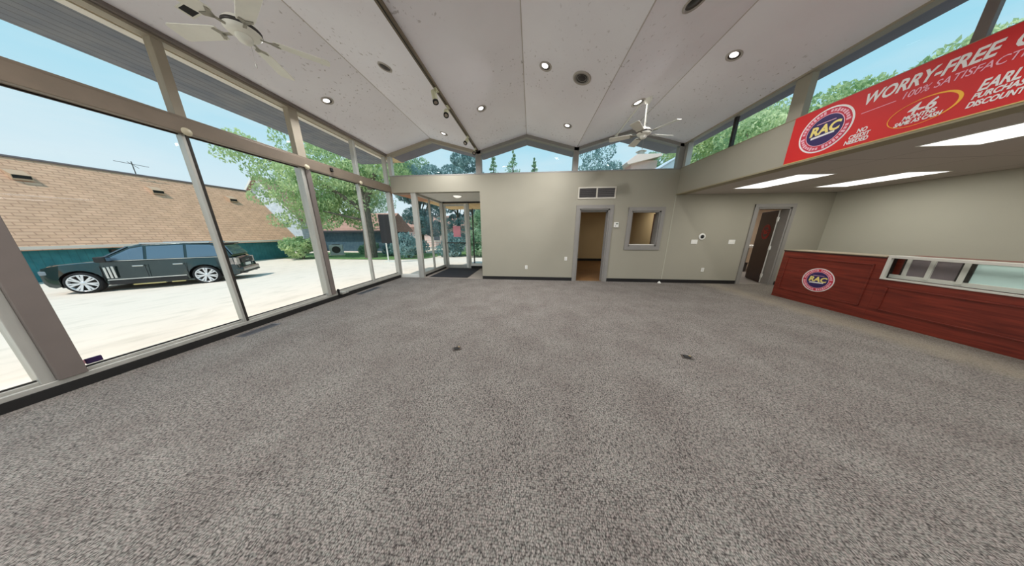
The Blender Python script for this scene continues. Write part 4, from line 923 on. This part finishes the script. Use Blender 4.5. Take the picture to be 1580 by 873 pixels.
b4 = thing('brick_building', 'pink brick building far beyond the entrance glass', 'building', (-15.5, 33, gz(-15, 33)))
boxes('wall', [(-7, 7.5, 0, 6, -0.2, 3.0)], BRICK, b4)
for x in (-5.2, -2.6, 0.2, 2.9, 5.4):
    f_ = boxes('window', [(x-0.6, x+0.6, -0.05, 0.02, 0.9, 2.1)], WHITEP, b4); boxes('pane', [(x-0.5, x+0.5, -0.07, -0.04, 1.0, 2.0)], mat('dark_pane', srgb(86, 98, 110), 0.2), f_)
bm = bmesh.new(); prism(bm, [(-7.5, -0.6, 2.9), (-7.5, -0.6, 3.1), (-7.5, 3, 5.0), (-7.5, 6.6, 3.1), (-7.5, 6.6, 2.9)], (15.5, 0, 0)); fin('roof', bm, SHINGP, b4)

# chimney building seen in the right gable window
b5 = thing('chimney_stack', 'pink chimney stack with a wide cap seen in the right gable window', 'chimney', (8.0, 18.0, gz(8, 18)))
z5 = gz(8, 18)
boxes('stack', [(-0.75, 1.05, -0.5, 0.6, 0, 6.55-z5)], mat('chimney_pink', srgb(240, 206, 204), 0.85, var=0.06, scale=6), b5)
bm = bmesh.new(); prism(bm, [(-1.1, -0.8, 6.25-z5), (1.15, -0.8, 6.75-z5), (1.15, -0.8, 6.90-z5), (-0.55, -0.8, 6.90-z5), (-1.2, -0.8, 6.4-z5)], (0, 1.6, 0)); fin('cap', bm, mat('cap_tan', srgb(232, 214, 208), 0.7), b5)
bm = bmesh.new(); cyl(bm, (0.05, 0, 6.9-z5), (0.05, 0, 7.3-z5), 0.24, n=14); cyl(bm, (0.05, 0, 7.3-z5), (0.05, 0, 7.4-z5), 0.36, 0.12, n=14); fin('flue', bm, ALU, b5)
b6 = thing('pale_roof_house', 'pale roof sloping up at the right edge of the right gable window', 'house', (6.0, 11.0, gz(6, 11)))
z6 = gz(6, 11)
bm = bmesh.new(); prism(bm, [(-0.7, 0, 0), (0.45, 0, 0), (0.45, 0, 4.68-z6), (-0.7, 0, 3.95-z6)], (0, 0.8, 0)); fin('wall', bm, mat('pale_blue_wall', srgb(206, 220, 232), 0.7, var=0.04), b6)
bm = bmesh.new(); prism(bm, [(-0.8, -0.15, 3.92-z6), (0.5, -0.15, 4.74-z6), (0.5, -0.15, 4.80-z6), (-0.8, -0.15, 3.98-z6)], (0, 1.1, 0)); fin('roof', bm, mat('pale_roof', srgb(190, 206, 220), 0.8), b6)

# black board on the lawn edge
gx, gy = -9.25, 13.0; g0 = gz(gx, gy)
t = thing('sign_board', 'tall black sign board on a white base beside the corner pane', 'sign', (gx, gy, g0), (0, 0, math.radians(12)))
boxes('board', [(-0.52, 0.52, -0.05, 0.05, 0.78-g0, 2.58-g0)], mat('board_black', srgb(26, 24, 28), 0.5, var=0.2), t, bevel=0.02)
boxes('leg', [(-0.30, -0.24, -0.03, 0.03, 0, 0.8-g0)], WHITEP, t); boxes('leg', [(0.24, 0.30, -0.03, 0.03, 0, 0.8-g0)], WHITEP, t)
boxes('base', [(-0.42, 0.42, -0.25, 0.25, 0, 0.10)], WHITEP, t)
# outdoor condenser unit
gx, gy = -19.2, 18.9; g0 = gz(gx, gy)
t = thing('condenser_unit', 'pale outdoor condenser unit on the grass by the slate-blue shed', 'air conditioner', (gx, gy, g0+0.03), (0, 0, 0.7))
boxes('cabinet', [(-0.5, 0.5, -0.4, 0.4, 0.06, 1.0)], mat('unit_grey', srgb(196, 200, 200), 0.5, var=0.06), t, bevel=0.02)
boxes('base_pad', [(-0.6, 0.6, -0.5, 0.5, 0, 0.06)], ASPH, t)
bm = bmesh.new(); cyl(bm, (0, -0.43, 0.55), (0, -0.40, 0.55), 0.33, n=24); fin('fan_grille', bm, DARKGR, t)
bm = bmesh.new(); cyl(bm, (0, 0, 1.0), (0, 0, 1.05), 0.32, n=24); fin('top_ring', bm, STEELD, t)

# ------------------------------------------------------------------ dark estate car
CARP = mat('car_dark_green_paint', srgb(44, 58, 56), 0.16, metal=0.4, coat=1.0, var=0.1)
CARG = mat('car_window_glass', srgb(84, 104, 122), 0.06, spec=0.9, coat=1.0)
CHROME = mat('car_silver_trim', srgb(206, 208, 206), 0.22, metal=0.8)
TYRE = mat('tyre_black', srgb(24, 24, 26), 0.85, var=0.1)
RIM = mat('rim_silver', srgb(226, 226, 228), 0.25, metal=0.35)
CBLK = mat('car_black_plastic', srgb(26, 26, 28), 0.5)
yaw = math.atan2(-0.633, -0.774)
px, py = -15.353, 6.768
# mid-point of the near wheels, moved to the car's centre line; x forward
cx_, cy_ = px-0.633*0.93, py+0.774*0.93
cx_ -= 0; zc = gz(cx_, cy_)
car = thing('estate_car', 'dark green large estate car with silver wheels parked outside the windows', 'car', (cx_, cy_, zc), (0, 0, yaw)); car.scale = (0.96, 0.96, 0.98)
WB = 2.90; fx, rx_ = WB/2, -WB/2; WR = 0.40
def wfun(x, z):
    w = 0.985
    f = (x-1.55)/(2.32-1.55)
    if f > 0: w -= 0.20*f*f
    f = (-1.75-x)/(0.75)
    if f > 0: w -= 0.10*f*f
    if z > 0.80: w -= 0.10*((z-0.80)/0.38)**1.4
    if z < 0.40: w -= 0.05*(0.40-z)/0.2
    return w
def arch(xc, r, n=12, z0=0.30):
    out = []; a0 = math.asin((z0-WR)/r)
    for i in range(n+1):
        a = PI-a0-(PI-2*a0)*i/n; out.append((xc+r*math.cos(a), WR+r*math.sin(a)))
    return out
prof = [(-2.42, 0.42), (-2.38, 0.34), (-2.0, 0.30)]
prof += arch(rx_, 0.475)+[(-0.6, 0.26), (0.0, 0.25), (0.6, 0.26)]+arch(fx, 0.475)
prof += [(2.06, 0.26), (2.20, 0.32), (2.26, 0.45), (2.27, 0.62), (2.26, 0.84), (2.20, 0.98), (2.05, 1.06), (1.8, 1.11), (1.4, 1.15), (1.0, 1.17), (0.2, 1.17), (-0.8, 1.18), (-1.8, 1.19), (-2.2, 1.17), (-2.32, 1.10), (-2.38, 0.90), (-2.40, 0.62), (-2.47, 0.58), (-2.48, 0.48)]
bm = bmesh.new(); n = len(prof)
rows = [-1.0, -0.94, -0.6, 0, 0.6, 0.94, 1.0]
def infl(x, z, k):  # edge rounding of top and bottom across the width
    w = wfun(x, z)
    ins = 0.0 if abs(k) < 0.99 else 0.035
    return k*w, ins
V = []
for k in rows:
    r = []
    for (x, z) in prof:
        y, ins = infl(x, z, k)
        zz = z-(0.03 if (ins and z > 1.0) else 0)+(0.02 if abs(k) < 0.5 and z > 1.0 else 0)
        xx = x+(0.05*(1-k*k) if x > 2.2 else 0)-(0.05*(1-k*k) if x < -2.3 else 0)
        r.append(bm.verts.new((xx, y, zz)))
    V.append(r)
for a, b in zip(V, V[1:]):
    for i in range(n):
        j = (i+1) % n; bm.faces.new((a[i], a[j], b[j], b[i]))
f0 = bm.faces.new(V[0]); f1 = bm.faces.new(V[-1][::-1]); bmesh.ops.triangulate(bm, faces=[f0, f1])
body = fin('body', bm, CARP, car, True)
try:
    body.data.set_sharp_from_angle(angle=math.radians(35))
except Exception: pass
# cabin
st = [(1.12, 1.15, 1.15, 0.87, 0.87), (0.35, 1.16, 1.72, 0.885, 0.66), (0.10, 1.16, 1.80, 0.89, 0.66), (-0.9, 1.17, 1.835, 0.89, 0.67), (-1.75, 1.18, 1.80, 0.87, 0.65), (-2.02, 1.18, 1.74, 0.85, 0.64), (-2.30, 1.16, 1.16, 0.83, 0.83)]
bm = bmesh.new(); S = []
for (x, zb, zt, yb, yt) in st:
    r = [bm.verts.new((x, s*y, z)) for (s, y, z) in ((-1, yb, zb), (-1, yt, max(zb, zt-0.05)), (-1, yt*0.9, zt), (0, 0, zt+0.02), (1, yt*0.9, zt), (1, yt, max(zb, zt-0.05)), (1, yb, zb))]
    S.append(r)
for a, b in zip(S, S[1:]):
    for i in range(6): bm.faces.new((a[i], a[i+1], b[i+1], b[i]))
bmesh.ops.remove_doubles(bm, verts=bm.verts, dist=1e-4)
fin('cabin', bm, CARP, car)
def side_y(x, z):
    # surface y of the cabin side at x, z
    for a, b in zip(st, st[1:]):
        if a[0] >= x >= b[0]:
            t_ = (a[0]-x)/(a[0]-b[0]); zb = a[1]+(b[1]-a[1])*t_; zt = a[2]-0.05+(b[2]-a[2])*t_; yb = a[3]+(b[3]-a[3])*t_; yt = a[4]+(b[4]-a[4])*t_
            f = (z-zb)/max(zt-zb, 0.02); return yb+(yt-yb)*min(max(f, 0), 1)
    return 0.87
def sidepoly(name, pts, m, s, out=0.012):
    bm = bmesh.new(); A = [bm.verts.new((x, s*(side_y(x, z)+out), z)) for x, z in pts]; B = [bm.verts.new((x, s*(side_y(x, z)-0.02), z)) for x, z in pts]; k = len(pts)
    bm.faces.new(A); bm.faces.new(B[::-1])
    for i in range(k): bm.faces.new((A[i], A[(i+1) % k], B[(i+1) % k], B[i]))
    return fin(name, bm, m, car)
for s in (1, -1):
    sidepoly('side_window', [(0.93, 1.20), (0.34, 1.62), (0.02, 1.70), (0.02, 1.20)], CARG, s)
    sidepoly('side_window', [(-0.06, 1.20), (-0.06, 1.705), (-0.98, 1.735), (-0.98, 1.20)], CARG, s)
    sidepoly('side_window', [(-1.06, 1.20), (-1.06, 1.735), (-1.70, 1.71), (-1.86, 1.64), (-1.98, 1.22)], CARG, s)
    boxes('belt_trim', [(-2.02, 0.98, s*0.885-0.012, s*0.885+0.012, 1.165, 1.188)], CHROME, car)
    boxes('roof_rail', [(-1.7, 0.1, s*0.62-0.02, s*0.62+0.02, 1.80, 1.85)], CHROME, car, bevel=0.008)
    y0 = 0.988*s
    boxes('sill_trim', [(-0.93, 0.93, y0-0.012, y0+0.010, 0.44, 0.475)], CHROME, car)
    boxes('rocker', [(-0.93, 0.93, s*0.955-0.03, s*0.955+0.03, 0.25, 0.43)], CBLK, car, bevel=0.02)
    boxes('side_step', [(-0.35, 0.42, s*0.99-0.03, s*0.99+0.03, 0.20, 0.235)], mat('step_tan', srgb(196, 180, 120), 0.5), car); boxes('side_step', [(-0.85, -0.5, s*0.99-0.03, s*0.99+0.03, 0.20, 0.235)], mat('step_tan', srgb(196, 180, 120), 0.5), car)
    vt = boxes('side_vent', [(0.70+i*0.085, 0.755+i*0.085, y0-0.02, y0+0.012, 0.52, 0.98-0.015*i) for i in range(3)], CHROME, car, bevel=0.006)
    for x in (0.98, 0.0, -0.98):
        boxes('door_seam', [(x-0.005, x+0.005, y0-0.01, y0+0.002, 0.46, 1.0)], CBLK, car)
    for x in (0.16, -0.80):
        h = boxes('door_handle', [(x-0.13, x+0.13, s*0.965-0.02, s*0.965+0.035, 0.93, 0.975)], CHROME, car, bevel=0.012)
    mr = boxes('wing_mirror', [(0.70, 0.95, s*1.04-0.14, s*1.04+0.13, 1.15, 1.36)], CBLK, car, bevel=0.04)
    boxes('mirror_glass', [(0.695, 0.702, s*1.04-0.10, s*1.04+0.09, 1.19, 1.32)], CARG, mr)
    # tail and head lamps wrap the corners
    bm = bmesh.new(); prism(bm, [(-2.40, s*0.80, 0.80), (-2.36, s*0.80, 1.10), (-2.22, s*0.905, 1.09), (-2.22, s*0.955, 0.80)], (-0.0, -s*0.02, 0)); bx(bm, -2.425, -2.34, min(s*0.62, s*0.90), max(s*0.62, s*0.90), 0.78, 1.08); fin('tail_lamp', bm, mat('tail_lamp_pale', srgb(206, 190, 180), 0.2, var=0.3, scale=14), car, bevel=0.015)
    bm = bmesh.new(); bx(bm, 2.10, 2.275, min(s*0.52, s*0.83), max(s*0.52, s*0.83), 0.74, 0.90); fin('head_lamp', bm, mat('head_lamp_glass', srgb(130, 140, 148), 0.1), car, bevel=0.03)
    # wheels: arch liner, tyre, rim with spokes
    for xc in (fx, rx_):
        w = empty('wheel', (xc, s*0.865, WR)); w.parent = car
        RY = Matrix.Rotation(-s*PI/2, 4, 'X')
        bm = bmesh.new(); lathe(bm, [(0.30, -0.13), (0.375, -0.13), (0.398, -0.10), (0.40, 0), (0.398, 0.09), (0.375, 0.125), (0.30, 0.125), (0.30, -0.13)], 40, RY); fin('tyre', bm, TYRE, w, True)
        bm = bmesh.new(); lathe(bm, [(0.318, 0.11), (0.318, 0.132), (0.295, 0.125), (0.285, 0.05), (0.285, -0.1)], 40, RY); fin('rim_barrel', bm, RIM, w, True)
        bm = bmesh.new(); lathe(bm, [(0.001, 0.03), (0.285, 0.03)], 30, RY); fin('brake_disc', bm, STEELD, w)
        bm = bmesh.new()
        for k in range(7):
            a = 2*PI*k/7+0.2
            for da in (-0.11, 0.11):
                q0 = (0.06, a+da*0.6); q1 = (0.30, a+da*1.35)
                p0 = Vector((q0[0]*math.cos(q0[1]), q0[0]*math.sin(q0[1]), 0.10)); p1 = Vector((q1[0]*math.cos(q1[1]), q1[0]*math.sin(q1[1]), 0.115))
                d = (p1-p0).normalized(); e_ = Vector((-d.y, d.x, 0))*0.021
                prism(bm, [p0-e_, p1-e_*1.25, p1+e_*1.25, p0+e_], (0, 0, 0.02))
        bmesh.ops.transform(bm, matrix=RY, verts=bm.verts); sp_ = fin('spokes', bm, RIM, w)
        bm = bmesh.new(); lathe(bm, [(0.001, 0.135), (0.05, 0.13), (0.075, 0.115), (0.075, 0.09)], 20, RY); fin('hub_cap', bm, RIM, w, True)
        bm = bmesh.new(); RM = Matrix.Translation((xc, s*0.90, WR)) @ RY
        lathe(bm, [(0.47, -0.28), (0.47, 0.04)], 32, RM); lathe(bm, [(0.001, -0.26), (0.47, -0.26)], 32, RM); 
        geom = [v for v in bm.verts if v.co.z < 0.28]; bmesh.ops.delete(bm, geom=geom, context='VERTS')
        fin('arch_liner', bm, CBLK, car, True)
def cabin_quad(name, pts, m, off):
    bm = bmesh.new(); prism(bm, pts, off); return fin(name, bm, m, car)
cabin_quad('windscreen', [(1.10, -0.80, 1.19), (1.10, 0.80, 1.19), (0.42, 0.62, 1.69), (0.42, -0.62, 1.69)], CARG, (0.02, 0, 0.03))
cabin_quad('rear_window', [(-2.29, -0.74, 1.24), (-2.29, 0.74, 1.24), (-2.07, 0.58, 1.66), (-2.07, -0.58, 1.66)], CARG, (-0.03, 0, 0.015))
boxes('rear_spoiler', [(-2.16, -1.86, -0.60, 0.60, 1.735, 1.775)], CBLK, car, bevel=0.012)
boxes('tailgate_panel', [(-2.475, -2.40, -0.60, 0.60, 0.84, 1.04)], CBLK, car, bevel=0.012)
boxes('tailgate_badge', [(-2.485, -2.474, -0.16, 0.18, 0.92, 0.96)], CHROME, car)
boxes('licence_plate', [(-2.475, -2.44, -0.26, 0.26, 0.68, 0.80)], WHITEP, car)
boxes('rear_bumper', [(-2.56, -2.30, -0.90, 0.90, 0.42, 0.62)], CARP, car, bevel=0.05); boxes('bumper_trim', [(-2.57, -2.40, -0.84, 0.84, 0.36, 0.43)], CBLK, car, bevel=0.01)
boxes('grille', [(2.27, 2.34, -0.48, 0.48, 0.66, 0.90)], CHROME, car, bevel=0.01); boxes('lower_intake', [(2.26, 2.32, -0.65, 0.65, 0.36, 0.52)], CBLK, car)
boxes('bonnet_trim', [(1.2, 2.05, -0.74, -0.72, 1.09, 1.105), (1.2, 2.05, 0.72, 0.74, 1.09, 1.105)], CARP, car)
boxes('underbody', [(-2.1, 2.1, -0.62, 0.62, 0.22, 0.40)], CBLK, car)
for s in (-1, 1):
    bm = bmesh.new(); cyl(bm, (-2.55, s*0.55, 0.36), (-2.2, s*0.55, 0.36), 0.045, n=12); fin('exhaust_pipe', bm, CHROME, car)
